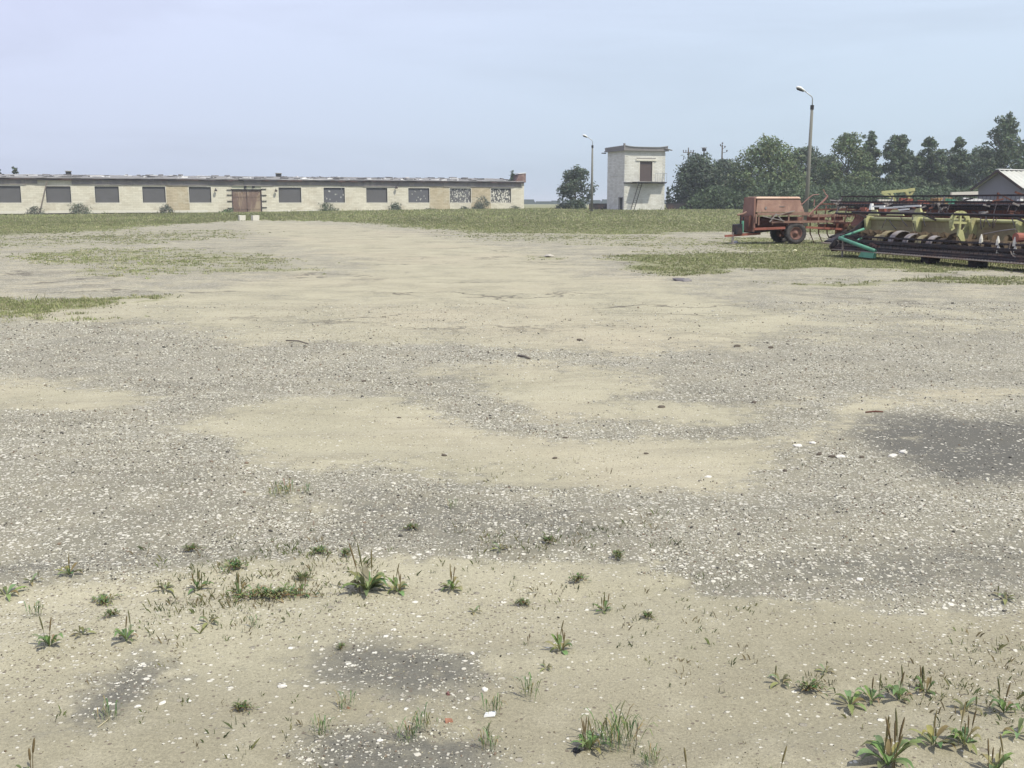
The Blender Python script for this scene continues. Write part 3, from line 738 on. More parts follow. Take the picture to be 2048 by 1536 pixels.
# ------------------------------------------------------------ street lamps
def lamp(px, y, ytop, label, sc_=1.0):
    p = Y(px, 404, y); p.z = gz(p.x, p.y); H = Y(px, ytop, y).z-p.z
    r = empty('street_lamp', p); tag(r, label, 'street lamp', 'street lamps over the yard')
    MB().tube([(0, 0, -.3), (0, 0, H*.5), (0, 0, H)], [.16, .125, .09], 12).build('pole', M['polec'], r, True)
    MB().tube([(0, 0, H-.25), (0, 0, H+.02)], .12, 12).build('collar', M['black'], r)
    MB().tube([(0, 0, H), (.0, 0, H+.42), (-.06, 0, H+.56), (-.62, -.05, H+.95)], .035, 8).build('arm', M['steel'], r, True)
    hd = MB(); hd.tube([(-.5, -.04, H+.88), (-.64, -.05, H+.96), (-.85, -.06, H+1.08), (-1.05, -.08, H+1.13), (-1.13, -.08, H+1.13)], [.05, .11, .17, .14, .03], 12, .55); h = hd.build('lamp_head', M['white'], r, True)
    MB().tube([(-.62, -.05, H+.86), (-.82, -.06, H+.95), (-1.02, -.08, H+1.02), (-1.1, -.08, H+1.05)], [.05, .13, .13, .03], 10, .5).build('lens', M['black'], h, True)
    return r
l1 = lamp(1613, 70, 211, 'nearer tall street lamp with dark concrete pole behind the rusty hopper trailer'); l1.rotation_euler = (0, R(.55), 0)
lamp(1183.5, 120, 291, 'farther street lamp standing before the lone round bush')

# ------------------------------------------------------------ power poles behind the trees
def upole(px, y, ytop, kind, label):
    p = Y(px, 404, y); p.z = gz(p.x, p.y); H = Y(px, ytop, y).z-p.z
    r = empty('power_pole', p); tag(r, label, 'power pole')
    MB().tube([(0, 0, -.3), (0, 0, H)], [.15, .11], 8).build('pole', M['wood'], r)
    if kind == 'T':
        MB().bar((-.85, 0, H-.45), (.85, 0, H-.45), .12).build('crossarm', M['wood'], r)
        for x_ in (-.8, -.4, 0, .4, .8):
            MB().tube([(x_, 0, H-.4 if x_ else H-.02), (x_, 0, H-.2 if x_ else H+.15), (x_, 0, H-.08 if x_ else H+.3)], [.03, .09, .05], 8).build('insulator', M['porc'], r)
    if kind == 'I':
        MB().box(-.32, .32, -.2, .2, H-.5, H-.05, .03).build('transformer_box', M['black'], r)
        MB().bar((-.5, 0, H), (.45, 0, H+.12), .07).build('crossarm', M['wood'], r)
    if kind == 'A':
        MB().bar((0, 0, H-1.6), (1.15, 0, 0), .16).build('brace', M['wood'], r)
        for x_, z_ in ((-.28, H-.1), (.42, H-.35), (.75, H-1.0), (0, H+.2)):
            MB().tube([(0, 0, z_-.25), (x_*.8, 0, z_-.12), (x_, 0, z_)], .035, 6).build('bracket', M['black'], r)
            MB().tube([(x_, 0, z_-.05), (x_, 0, z_+.1), (x_, 0, z_+.22)], [.06, .15, .08], 8).build('insulator', M['porc'], r)
upole(1374, 172, 299, 'T', 'wooden power pole with straight crossarm above the leftmost trees')
upole(1405, 172, 296, 'I', 'power pole with dark box on top poking out of the trees')
upole(1441, 172, 290, 'A', 'braced A-shaped power pole with side insulators between the trees')
upole(1367, 172, 330, 'N', 'bare short pole at the left edge of the right hand trees')

# ------------------------------------------------------------ trees
leafm = tintmat('leaves', .55, .25, scale=.35)
leafn = tintmat('bush_leaves', .6, .25, scale=1.5)
M['bark'] = mat('bark', (.10, .085, .07), .9, .3, 4)
def crown_mesh(name, W, H, z0, nblob, nleaf, lsize, tint, seed, parent, shape='egg', m=None, dz=1.0):
    rg = np.random.default_rng(seed); C = []; Rb = []
    for k_ in range(nblob):
        f_ = rg.uniform(0.02, 1.0)**(.72 if shape in ('flame', 'cone') else 1)
        if shape == 'egg': wr = math.sin(math.pi*min(1, .16+.84*f_))**.55 if f_ < .97 else .3
        elif shape == 'cone': wr = 1.3*(1-f_)**.75+.14
        elif shape == 'flame': wr = 1.5-.35*f_ if f_ < .62 else 1.28-.95*((f_-.62)/.38)**1.1
        else: wr = (1-f_*f_)**.5
        an = rg.uniform(0, 2*math.pi); rr = (rg.uniform(.2, 1)**.5)*W*wr*.74
        br_ = W*rg.uniform(.18, .36)*(.65+.5*min(wr, 1))*((1.15-.6*f_) if shape in ('flame', 'cone') else 1)
        C.append((math.cos(an)*rr, math.sin(an)*rr*.8, z0+(H-z0)*f_-br_*.6)); Rb.append(br_)
    if shape in ('flame', 'cone'):
        for k_ in range(9):
            f_ = .3+.66*k_/8; C.append((rg.uniform(-.12, .12)*W, rg.uniform(-.1, .1)*W, z0+(H-z0)*f_-W*.12)); Rb.append(W*(.50-.30*f_))
    for k_ in range(5):   # sprigs that break the outline
        an = rg.uniform(0, 2*math.pi); rr = rg.uniform(.1, .9)*W; zz = z0+(H-z0)*rg.uniform(.55, 1.0)
        C.append((math.cos(an)*rr*.75, math.sin(an)*rr*.5, zz)); Rb.append(W*rg.uniform(.08, .13))
    C = np.array(C); Rb = np.array(Rb); wgt = Rb**2; wgt /= wgt.sum()
    i_ = rg.choice(len(C), nleaf, p=wgt)
    d = rg.standard_normal((nleaf, 3)); d /= np.linalg.norm(d, axis=1)[:, None]
    rad = Rb[i_]*(rg.uniform(.25, 1.0, nleaf)**.4)*(1+.13*rg.standard_normal(nleaf))
    P = C[i_]+d*rad[:, None]*np.array([1, 1, .8]); P[:, 2] = np.maximum(P[:, 2], .05)
    nrm = d+rg.standard_normal((nleaf, 3))*.7; nrm[:, 2] += .35; nrm /= np.linalg.norm(nrm, axis=1)[:, None]
    a1 = np.cross(nrm, rg.standard_normal((nleaf, 3))); a1 /= np.linalg.norm(a1, axis=1)[:, None]; a2 = np.cross(nrm, a1)
    L = lsize*rg.uniform(.4, 1.25, nleaf)[:, None]
    V = np.stack([P-a1*L, P-a2*L*.45, P+a1*L, P+a2*L*.5], 1).reshape(-1, 3)
    bt = rg.uniform(.75, 1.3, len(C)); tt = np.array(tint)[None]*bt[i_][:, None]*rg.uniform(.7, 1.35, (nleaf, 1))
    tt[:, 0] *= rg.uniform(.85, 1.25, nleaf)
    return npmesh(name, V, np.arange(nleaf*4).reshape(-1, 4), m or leafm, np.repeat(tt, 4, 0), parent=parent)
def tree(name, px, y, ytop, wpx, shape, tint, label, cat, group, seed, nleaf=5200, lsize=.23, nblob=34, low=.05, trunk=True, m=None, base=None):
    p = Y(px, 404, y); p.z = gz(p.x, p.y) if base is None else base
    H = Y(px, ytop, y).z-p.z; W = wpx/F*y*1.0
    r = empty(name, p); tag(r, label, cat, group)
    crown_mesh('crown' if trunk else 'foliage', W, H, H*low, nblob, nleaf, lsize, tint, seed, r, shape, m)
    rg = random.Random(seed)
    tk = MB()
    if trunk:
        tk.tube([(0, 0, -.3), (rg.uniform(-.1, .1), 0, H*.35), (rg.uniform(-.3, .3), 0, H*.8)], [H*.022, H*.016, H*.005], 8)
        for k_ in range(7):
            z_ = H*rg.uniform(.15, .6); an = rg.uniform(0, 6.28); e_ = W*rg.uniform(.5, .85)
            tk.tube([(0, 0, z_), (math.cos(an)*e_*.5, math.sin(an)*e_*.5, z_+H*.12), (math.cos(an)*e_, math.sin(an)*e_*.8, z_+H*.2)], [H*.009, H*.006, H*.002], 5)
        tk.build('trunk', M['bark'], r)
    else:
        for k_ in range(6):
            an = rg.uniform(0, 6.28); e_ = W*rg.uniform(.2, .7)
            tk.tube([(0, 0, 0), (math.cos(an)*e_*.5, math.sin(an)*e_*.5, H*.45), (math.cos(an)*e_, math.sin(an)*e_, H*.8)], [.02, .014, .006], 4)
        tk.build('stem', M['bark'], r)
    return r
TG = 'trees beyond the machinery'
dk = (.095, .138, .074); bl = (.084, .118, .078); lt = (.125, .175, .080)
TS = [
 (1398, 146, 306, 50, 'egg', bl, 'dark leftmost tree of the right hand belt below the crossarm pole'),
 (1448, 158, 318, 44, 'egg', bl, 'low dark tree filling the gap under the braced power pole'),
 (1535, 146, 271, 70, 'egg', lt, 'broad domed green tree left of the nearer street lamp'),
 (1604, 160, 290, 44, 'egg', dk, 'tree showing just behind the nearer street lamp pole'),
 (1690, 150, 264, 48, 'egg', lt, 'round light green tree first right of the nearer street lamp'),
 (1736, 156, 262, 27, 'cone', dk, 'dark tree with three pointed tips beside the light green round one'),
 (1790, 150, 268, 31, 'flame', dk, 'pointed tree in the middle of the belt between two dips'),
 (1855, 150, 274, 25, 'flame', dk, 'slim tree with a knobbly top above the yellow frame'),
 (1912, 152, 272, 29, 'cone', dk, 'thin crowned tree with bare twig tips left of the tallest tree'),
 (2003, 146, 226, 44, 'flame', dk, 'tallest tree at the right edge above the grey gabled hut'),
 (1645, 165, 306, 50, 'egg', bl, 'low tree right of the nearer street lamp with wire gap beside it'),
 (1822, 165, 303, 56, 'egg', bl, 'low shadowy tree below the dip right of the pointed tree'),
 (1885, 165, 300, 52, 'egg', bl, 'low dark tree between the slim and the twiggy trees'),
 (1955, 160, 292, 50, 'egg', dk, 'squat tree at the foot of the tallest tree on its left'),
 (2060, 150, 296, 44, 'egg', dk, 'tree cut by the right frame edge behind the hut'),
]
for i, (px, y_, yt, wp, sh, tn, lb) in enumerate(TS):
    tree('leafy_tree', px, y_, yt, wp*1.16+6, sh, tn, lb, 'tree', TG, 100+i, nleaf=int(6500+wp*140), nblob=int(56+wp*.6), lsize=.235, low=.02)
# shrubs under the trees, a continuous mass
UV = []; 
ub = empty('undergrowth', (0, 0, 0)); bpy.data.objects.remove(ub)
rg = np.random.default_rng(5); n_ = 34000
pxs = rg.uniform(1350, 2150, n_); yy = rg.uniform(138, 158, n_); xx = (pxs-1024)/F*yy*1.015
hm = (1.3+3.0*fbm(xx*.30, yy*.2, 61, 3))*sst(1345, 1400, pxs)+.3
zz = hgt(xx, yy)+hm*rg.uniform(0, 1, n_)**.7
Pn = np.stack([xx, yy, zz], 1); d = rg.standard_normal((n_, 3)); d[:, 2] = np.abs(d[:, 2])+.3; d /= np.linalg.norm(d, axis=1)[:, None]
a1 = np.cross(d, rg.standard_normal((n_, 3))); a1 /= np.linalg.norm(a1, axis=1)[:, None]; a2 = np.cross(d, a1); L = .24*rg.uniform(.5, 1.3, n_)[:, None]
V = np.stack([Pn-a1*L, Pn-a2*L*.5, Pn+a1*L, Pn+a2*L*.5], 1).reshape(-1, 3)
tt = np.array(dk)[None]*rg.uniform(.6, 1.4, (n_, 1))
o = npmesh('undergrowth', V, np.arange(n_*4).reshape(-1, 4), leafm, np.repeat(tt, 4, 0)); tag(o, kind='stuff')
tree('round_bush', 1150, 148, 331, 47, 'egg', bl, 'lone rounded dark bush tree left of the white tower', 'tree', None, 300, 4600, .22, 40, .02)
tree('round_bush', 1336, 150, 375, 9, 'egg', bl, 'narrow bush peeping out right behind the white tower', 'bush', None, 301, 700, .2, 10, .05, trunk=False)
SG = 'bushes along the shed wall'
for i, (px, yb, yt, wp, tn, lb, nl) in enumerate([
 (68, 431, 413, 19, (.17, .19, .15), 'grey bush by the shed wall left of the leaning plank foot', 700),
 (158, 431, 407, 27, (.17, .20, .15), 'wide spiky grey bush at the shed between second and third windows', 1100),
 (331, 431, 409, 14, (.18, .20, .16), 'upright grey shrub before the tan wall patch of the shed', 600),
 (455, 427, 418, 16, (.09, .17, .07), 'low bright green weeds at the left foot of the rusty gate', 500),
 (655, 428, 405, 22, (.14, .18, .12), 'grey green bush beside the low white bench slab', 1000),
 (792, 426, 405, 15, (.10, .14, .10), 'dark two headed bush under the bracket on the shed wall', 800),
 (862, 425, 417, 14, (.09, .13, .08), 'low thin weeds at the shed under the fourth window from its right end', 350),
 (965, 423, 393, 20, (.13, .16, .13), 'tallest grey bush between the last two shed windows', 1100),
 (1030, 422, 412, 12, (.09, .12, .08), 'small weeds at the right corner of the shed', 300),
 (930, 423, 413, 12, (.09, .12, .08), 'small green sprouts below the flaking shed window', 300)]):
    s_ = S_of(px, -1.2); p = PL+uS*s_-vS*1.2
    tree('wall_bush', px, p.y, yt-1, wp*1.3, 'dome', tuple(c*1.1 for c in tn), lb, 'bush', SG, 400+i, int(nl*1.7), .11, 26, .02, trunk=False, m=leafn, base=gz(p.x, p.y)-.05)
tree('roof_sapling', 34, 150, 333, 16, 'flame', (.09, .12, .07), 'small tree rising behind the left end of the shed roof', 'tree', None, 450, 1500, .2, 16, .2)
tree('roof_sapling', 3, 150, 336, 10, 'flame', (.07, .11, .10), 'tree top cut by the left frame edge behind the shed', 'tree', None, 451, 900, .2, 12, .2)
p = PL+uS*S_of(1024, .8)+vS*.8
r_ = tree('roof_weed', 1024, p.y, 341, 9, 'flame', (.08, .13, .07), 'weed bush growing on the shed roof beside the brick stub', 'bush', None, 452, 320, .14, 8, .02, trunk=False, m=leafn, base=zTop)
# low dark far strip on the skyline
fw = MB(); rr = random.Random(3)
xq = -60.0
while xq < 420:
    wq = rr.uniform(4, 12); yq = 520+rr.uniform(-8, 8); z1 = 1.6+rr.uniform(.2, 1.3)
    if True: fw.hexa([(xq, yq, -.5), (xq+wq, yq, -.5), (xq+wq, yq+8, -.5), (xq, yq+8, -.5)], [(xq+wq*.15, yq+1, z1), (xq+wq*.85, yq+1, z1), (xq+wq*.85, yq+7, z1), (xq+wq*.15, yq+7, z1)])
    xq += wq*.8
o = fw.build('far_wood', mat('far_trees', (.05, .07, .065), .9, .3, .2)); tag(o, kind='stuff')
fo = empty('garden_wall', Y(1200, 404, 139)); fo.location.z = gz(fo.location.x, 139)
tag(fo, 'low dark wall running behind the white tower', 'wall')
MB().box(-1.4, 1.6, 0, .2, -.2, .80).box(8.6, 12, 0, .2, -.2, .86).build('wall_panel', M['fascia'], fo)
MB().box(-1.5, 1.7, -.04, .24, .803, .86).box(8.5, 12.1, -.04, .24, .863, .92).build('coping', M['black'], fo)

# ------------------------------------------------------------ hut with corrugated roof
HC = Y(1996, 404, 75.0); ha = R(33)
hut = empty('gabled_hut', (HC.x, HC.y, 0), ha); tag(hut, 'grey gabled hut with pale corrugated roof at the right edge', 'hut')
zr = Y(1996, 341, 75).z; ze = zr-1.15; hw = 1.75
# local: x along ridge, y across (positive away)
m = MB(); m.box(0, 8, -hw+.15, hw-.15, -.1, ze)
n0 = len(m.v); m.v += [(0, -hw+.15, ze+.002), (0, hw-.15, ze+.002), (0, 0, zr-.12), (.25, -hw+.15, ze+.002), (.25, hw-.15, ze+.002), (.25, 0, zr-.12)]
m.f += [(n0, n0+2, n0+1), (n0+3, n0+4, n0+5), (n0, n0+3, n0+5, n0+2), (n0+1, n0+2, n0+5, n0+4), (n0, n0+1, n0+4, n0+3)]
m.build('wall', mat('grey_render', (.22, .22, .25), .9, .12, 1), hut)
for sg in (-1, 1):
    rf = MB(); nn_ = 90
    for k_ in range(nn_):
        x0 = -.35+8.6*k_/nn_; x1 = -.35+8.6*(k_+1)/nn_
        z_0 = .05*math.sin(k_*2*math.pi/6); z_1 = .05*math.sin((k_+1)*2*math.pi/6)
        rf.hexa([(x0, 0, zr+z_0), (x1, 0, zr+z_1), (x1, sg*hw*1.12, ze-.14+z_1), (x0, sg*hw*1.12, ze-.14+z_0)][::sg],
                [(x0, 0, zr+z_0+.02), (x1, 0, zr+z_1+.02), (x1, sg*hw*1.12, ze-.12+z_1), (x0, sg*hw*1.12, ze-.12+z_0)][::sg])
    rf.build('roof', mat('corrugated_sheet%s' % ('' if sg < 0 else '_rear'), (.52, .53, .50), .8, .15, 1, (.3, .3, .28), .4), hut)
MB().bar((-.4, 0, zr+.08), (8.3, 0, zr+.08), .25, .06).build('ridge_cap', M['scrap'], hut)
MB().bar((-.36, -hw*1.12, ze-.17), (-.36, 0, zr-.03), .04, .16).bar((-.36, hw*1.12, ze-.17), (-.36, 0, zr-.03), .04, .16).build('barge_board', M['fascia'], hut)

# ------------------------------------------------------------ machinery materials
M['rust'] = mat('rusty_brown_paint', (.25, .15, .118), .8, .22, 1.6, (.42, .28, .21), .6, fine=14, bump=.3)
M['rustd'] = mat('dark_rust', (.135, .06, .045), .85, .35, 2.0, (.26, .12, .09), .6, fine=14, bump=.3)
M['red'] = mat('faded_red_paint', (.32, .115, .085), .75, .25, 2.5, (.2, .08, .06), .6)
M['rustrim'] = mat('rust_rim', (.21, .115, .095), .85, .3, 6, (.14, .08, .06), .6)
M['tyre'] = mat('old_rubber', (.055, .052, .055), .9, .3, 5, (.14, .13, .12), .5)
M['yel'] = mat('faded_yellow_paint', (.50, .50, .25), .75, .25, 1.6, (.24, .19, .10), .65, fine=16, bump=.25, lo=.5, hi=.66)
M['olive'] = mat('olive_shaded_yellow', (.30, .28, .15), .8, .25, 1.0, (.20, .15, .09), .7, fine=10)  # yellow header sheet with its shaded olive tone put into the colour
M['green'] = mat('green_paint', (.12, .33, .23), .65, .2, 3, (.05, .16, .12), .5)
M['augd'] = mat('rusted_auger', (.13, .095, .06), .8, .3, 3, (.05, .04, .035), .6)
M['blk'] = mat('black_painted_iron', (.022, .021, .028), .7, .35, 3, (.09, .05, .04), .5)
M['gry'] = mat('dull_steel', (.30, .28, .27), .6, .25, 3, (.2, .13, .09), .6)
def wheel(parent, c, ax, r, wd, hubm, name='wheel'):
    """c centre, ax axle unit vector (outward)"""
    c = Vector(c); ax = Vector(ax).normalized(); up = Vector((0, 0, 1)); sd_ = up.cross(ax).normalized()
    e = empty(name); e.parent = parent
    def ring(prof_, nm, mt_, seg=28, sm=True):
        b_ = MB()
        for j in range(seg):
            tt_ = 2*math.pi*j/seg; dr = up*math.cos(tt_)+sd_*math.sin(tt_)
            for (a_, r_) in prof_: b_.v.append(tuple(c+ax*a_+dr*r_))
        k_ = len(prof_)
        for j in range(seg):
            j2 = (j+1) % seg
            for i_ in range(k_-1): b_.f.append((j*k_+i_, j2*k_+i_, j2*k_+i_+1, j*k_+i_+1))
        return b_.build(nm, mt_, e, sm)
    h_ = wd/2
    ring([(-h_*.7, r*.58), (-h_, r*.72), (-h_, r*.9), (-h_*.75, r*.99), (0, r*1.0), (h_*.75, r*.99), (h_, r*.9), (h_, r*.72), (h_*.7, r*.58)], 'tyre', M['tyre'])
    lug = MB()
    for j in range(22):
        tt_ = 2*math.pi*j/22; dr = up*math.cos(tt_)+sd_*math.sin(tt_); tg_ = ax.cross(dr)
        a_ = c+dr*r*1.005-ax*h_*.8; b_ = c+dr*r*1.005+ax*h_*.8+tg_*r*.08
        lug.bar(a_, b_, r*.06, r*.06)
    lug.build('tread', M['tyre'], e)
    ring([(h_*.7, r*.60), (h_*.85, r*.57), (h_*.3, r*.50), (h_*.15, r*.3), (h_*.45, r*.24), (h_*.5, r*.12), (h_*.9, r*.11), (h_*.9, .001)], 'rim', hubm)
    return e
# ------------------------------------------------------------ rusty hopper trailer
A0 = GP(1592, 488.5); aa = R(9); au = Vector((math.cos(aa), math.sin(aa), 0)); av = Vector((-au.y, au.x, 0)); zA = A0.z
hp = empty('hopper_trailer', A0, aa); tag(hp, 'rusty brown farm trailer with closed trapezoid hopper and one visible wheel', 'trailer')
def LA(px, py, tt=0.0):
    o0 = A0+av*tt; s_ = hit(px, o0, au); p = o0+au*s_; return Vector((s_, tt, Y(px, py, p.y).z-zA))
tf, tb = .15, 1.45
a = LA(1514, 424, tf); b_ = LA(1610, 424, tf); c = LA(1516, 397, tf); d = LA(1602, 397, tf)
zt_ = c.z; zb_ = a.z
MB().hexa([(a.x-.02, tf, zb_), (b_.x, tf, zb_), (b_.x, tb, zb_), (a.x-.02, tb, zb_)], [(c.x+.02, tf+.13, zt_), (d.x, tf+.13, zt_), (d.x, tb-.2, zt_), (c.x+.02, tb-.2, zt_)]).build('hopper', M['rust'], hp)
lid = MB().hexa([(c.x-.04, tf+.09, zt_+.004), (d.x+.04, tf+.09, zt_+.004), (d.x+.04, tb-.15, zt_+.004), (c.x-.04, tb-.15, zt_+.004)], [(c.x+.02, tf+.16, zt_+.07), (d.x-.03, tf+.16, zt_+.07), (d.x-.03, tb-.22, zt_+.07), (c.x+.02, tb-.22, zt_+.07)])
lid.build('lid', mat('sun_bleached_lid', (.60, .42, .32), .7, .2, 3, (.35, .18, .13), .5), hp)
MB().box(c.x+.3, c.x+.36, tf-.0, tf+.02, zb_+.1, zb_+.2).box(c.x+.9, c.x+1.1, tf+.03, tf+.06, zb_+.2, zb_+.22).build('latch', M['gry'], hp)
# end casing (left, taller, reaching down)
x0 = a.x-.06; zc0 = LA(1500, 464, tf).z; 
MB().hexa([(x0-.05, tf-.02, zc0), (x0+.02, tf-.04, zc0), (x0+.02, tb+.02, zc0), (x0-.05, tb+.02, zc0)], [(x0-.01, tf+.1, zt_+.05), (x0+.055, tf+.1, zt_+.05), (x0+.055, tb-.16, zt_+.05), (x0-.01, tb-.16, zt_+.05)]).build('end_plate', mat('end_plate_paint', (.25, .14, .11), .85, .25, 2, (.33, .2, .16), .5), hp)
MB().box(x0-.18, x0-.055, tf+.15, tb-.2, zc0+.02, zc0+.62).build('gear_casing', M['rustd'], hp)
# under-hopper drum and frame
MB().tube([(x0+.03, .7, zc0+.32), (b_.x+.1, .7, zc0+.32)], .26, 14).build('feed_drum', M['rustd'], hp, True)
fr = MB(); zf = LA(1560, 428, 0).z; xe = LA(1765, 432, .1).x
fr.bar((x0+.05, 0.05, zf), (b_.x+.12, .05, zf), .07, .11); fr.bar((x0+.05, 1.5, zf), (b_.x+1.0, 1.5, zf), .07, .1)
z2 = LA(1600, 444, 0).z; fr.bar((LA(1545, 444).x, 0.02, z2), (LA(1690, 443).x, .02, z2+.02), .06, .08); fr.bar((LA(1545, 444).x, 1.4, z2), (LA(1690, 443).x, 1.4, z2+.02), .06, .08)
for px_ in (1520, 1548, 1580, 1608, 1640, 1672): fr.bar((LA(px_, 444).x, .06, z2-.12), (LA(px_, 444).x, .06, zf+.02), .05, .05)
for px_ in (1560, 1610, 1680): fr.bar((LA(px_, 444).x, .0, z2), (LA(px_, 444).x, 1.42, z2), .06, .06)
fr.bar((LA(1514, 446).x, .03, z2-.05), (LA(1514, 446).x, .03, zf), .06, .05)
fr.build('frame', M['rust'], hp)
br_ = MB(); br_.bar((LA(1540, 437).x, -.04, z2), (LA(1553, 428).x, -.02, zf), .035); br_.bar((LA(1568, 440).x, -.04, z2), (LA(1553, 428).x, -.02, zf), .035)
br_.bar((LA(1525, 432).x, -.05, zf-.08), (LA(1570, 440).x, -.05, z2+.04), .03); br_.bar((LA(1552, 432).x, -.06, zf-.05), (LA(1590, 424).x, 0, zf+.12), .03)
br_.build('brace', M['gry'], hp)
lf = MB(); zl = LA(1540, 458).z
lf.bar((LA(1510, 459).x, 0, zl), (LA(1572, 458).x, 0, zl+.04), .08, .09); lf.bar((LA(1614, 455).x, 0, zl+.06), (LA(1690, 462).x, .1, zl-.02), .07, .08); lf.build('side_rail', M['red'], hp)
lw = MB(); lw.hexa([(x0, .05, zl-.16), (LA(1575, 462).x, .05, zl-.02), (LA(1575, 462).x, 1.3, zl-.02), (x0, 1.3, zl-.16)], [(x0, .05, zl-.02), (LA(1575, 462).x, .05, zl+.04), (LA(1575, 462).x, 1.3, zl+.04), (x0, 1.3, zl-.02)]).build('floor_pan', M['blk'], hp)
# left drawbar with foot, pump
dw = MB(); pz = LA(1478, 471).z
dw.bar((LA(1452, 472, .3).x, .3, LA(1452, 472, .3).z), (x0+.3, .3, pz+.06), .08, .08); dw.bar((LA(1470, 471, .8).x, .8, pz), (x0+.3, .6, pz+.06), .08, .08); dw.build('drawbar', M['red'], hp)
MB().tube([(LA(1468, 471, .3).x, .3, .03), (LA(1468, 471, .3).x, .3, pz+.12)], .045, 8).tube([(LA(1468, 471, .3).x, .3, 0), (LA(1468, 471, .3).x, .3, .04)], .12, 10).build('jack_foot', M['gry'], hp)
xr = LA(1482, 440, .3).x
MB().tube([(xr-.12, .3, LA(1482, 430, .3).z), (xr+.1, .3, LA(1482, 428, .3).z), (xr+.24, .3, LA(1482, 424, .3).z)], .04, 8).build('crank_shaft', M['rust'], hp)
MB().tube([(xr, .28, LA(1482, 430, .3).z), (xr-.02, .26, LA(1482, 458, .3).z)], .022, 6).tube([(xr+.12, .28, LA(1482, 434, .3).z), (xr+.1, .26, LA(1482, 462, .3).z)], .025, 6).build('lever_rod', M['blk'], hp)
MB().box(LA(1471, 460, .3).x, LA(1484, 460, .3).x, .15, .55, pz+.05, pz+.42, .03).build('gearbox', M['blk'], hp)
MB().tube([(xr+.06, .2, pz+.1), (xr+.06, .2, pz+.55)], .05, 8).build('green_cylinder', M['green'], hp)
# raised conveyor arms at right
am = MB(); q = lambda px_, py_, t_: tuple(LA(px_, py_, t_))
am.tube([q(1616, 433, .1), q(1655, 392, .1)], .022, 6); am.tube([q(1655, 392, .1), q(1650, 388, .2), q(1645, 379, .2)], .018, 6); am.tube([q(1604, 409, .2), q(1617, 396, .2), q(1625, 390, .2), q(1637, 389, .2)], .018, 6)
am.tube([q(1616, 433, 1.2), q(1655, 395, 1.2)], .02, 6); am.tube([q(1655, 392, .1), q(1655, 395, 1.2)], .02, 6); am.tube([q(1628, 412, .3), q(1629, 398, .3)], .02, 6)
am.build('raised_arm', mat('pinkish_rusty_tube', (.36, .20, .17), .7, .2, 4), hp)
wheel(hp, (0, 0.12, .415), (0, -1, 0), .415, .24, M['rustrim'])
wheel(hp, (0, 1.5, .415), (0, 1, 0), .415, .24, M['rustrim'])
MB().tube([(0, .2, .415), (0, 1.4, .415)], .05, 8).box(-.1, .1, .25, .35, .40, z2).box(-.1, .1, 1.2, 1.3, .40, z2).build('axle', M['rustd'], hp)

# ------------------------------------------------------------ rusty cultivator right of the trailer
K0 = GP(1700, 478); K0 = Vector((Y(1690, 404, 41.5).x, 41.5, 0)); K0.z = gz(K0.x, K0.y)
kp = empty('cultivator', K0, aa); tag(kp, 'dark rusty cultivator frame between the hopper trailer and the yellow header', 'cultivator')
def LK(px, py, tt=0.0):
    o0 = K0+av*tt; s_ = hit(px, o0, au); p = o0+au*s_; return Vector((s_, tt, Y(px, py, p.y).z-K0.z))
fr = MB()
for tt_ in (0, .7, 1.4):
    fr.bar(LK(1622, 432+tt_, tt_), LK(1772, 428+tt_, tt_), .08, .1)
for px_ in (1624, 1660, 1700, 1740, 1770): fr.bar(LK(px_, 431, 0), LK(px_, 433, 1.4), .07, .08)
fr.build('frame', M['rust'], kp)
f2 = MB()
f2.bar(LK(1630, 420, .3), LK(1760, 415, .3), .06); f2.bar(LK(1640, 408, .8), LK(1770, 408, .8), .05); f2.bar(LK(1700, 450, -.2), LK(1780, 450, -.2), .09)
for px_ in (1632, 1650, 1672, 1691, 1713, 1733, 1755): f2.bar(LK(px_, 446, .2), LK(px_+3, 412, .5), .04)
f2.build('upper_rail', M['rustd'], kp)
bx_ = MB(); p1 = LK(1624, 442, .1); p2 = LK(1650, 433, .1); bx_.box(p1.x, p2.x, .1, .5, p1.z, p2.z); p1 = LK(1672, 446, .05); p2 = LK(1688, 432, .05); bx_.box(p1.x, p2.x, .05, .4, p1.z, p2.z); bx_.each('red_box', M['red'], kp)
sh = MB(); p1 = LK(1688, 470, .3); p2 = LK(1745, 444, .3); sh.box(p1.x, p2.x, .3, .9, p1.z, p2.z); p1 = LK(1650, 460, .5); p2 = LK(1695, 448, .5); sh.box(p1.x, p2.x, .5, 1.0, p1.z, p2.z); sh.each('gear_body', M['rustd'], kp)
for px_ in range(1628, 1770, 17):
    p1 = LK(px_, 430, .5)
    MB().tube([(p1.x, .5, p1.z), (p1.x-.12, .5, p1.z*.75), (p1.x-.1, .5, p1.z*.35), (p1.x+.08, .5, .02)], [.025, .025, .025, .012], 6).build('tine', M['rustd'], kp)
p1 = LK(1675, 445, -.1); MB().tube([(p1.x, -.1, p1.z), (p1.x, -.16, p1.z-.02)], .07, 10).build('reflector', M['red'], kp)
p1 = LK(1707, 425, -.3); p2 = LK(1701, 456, -.3); MB().tube([p1, p2], .018, 6).tube([p2, p2+Vector((0, 0, -.12))], .05, 8).build('hanging_rod', M['yel'], kp)

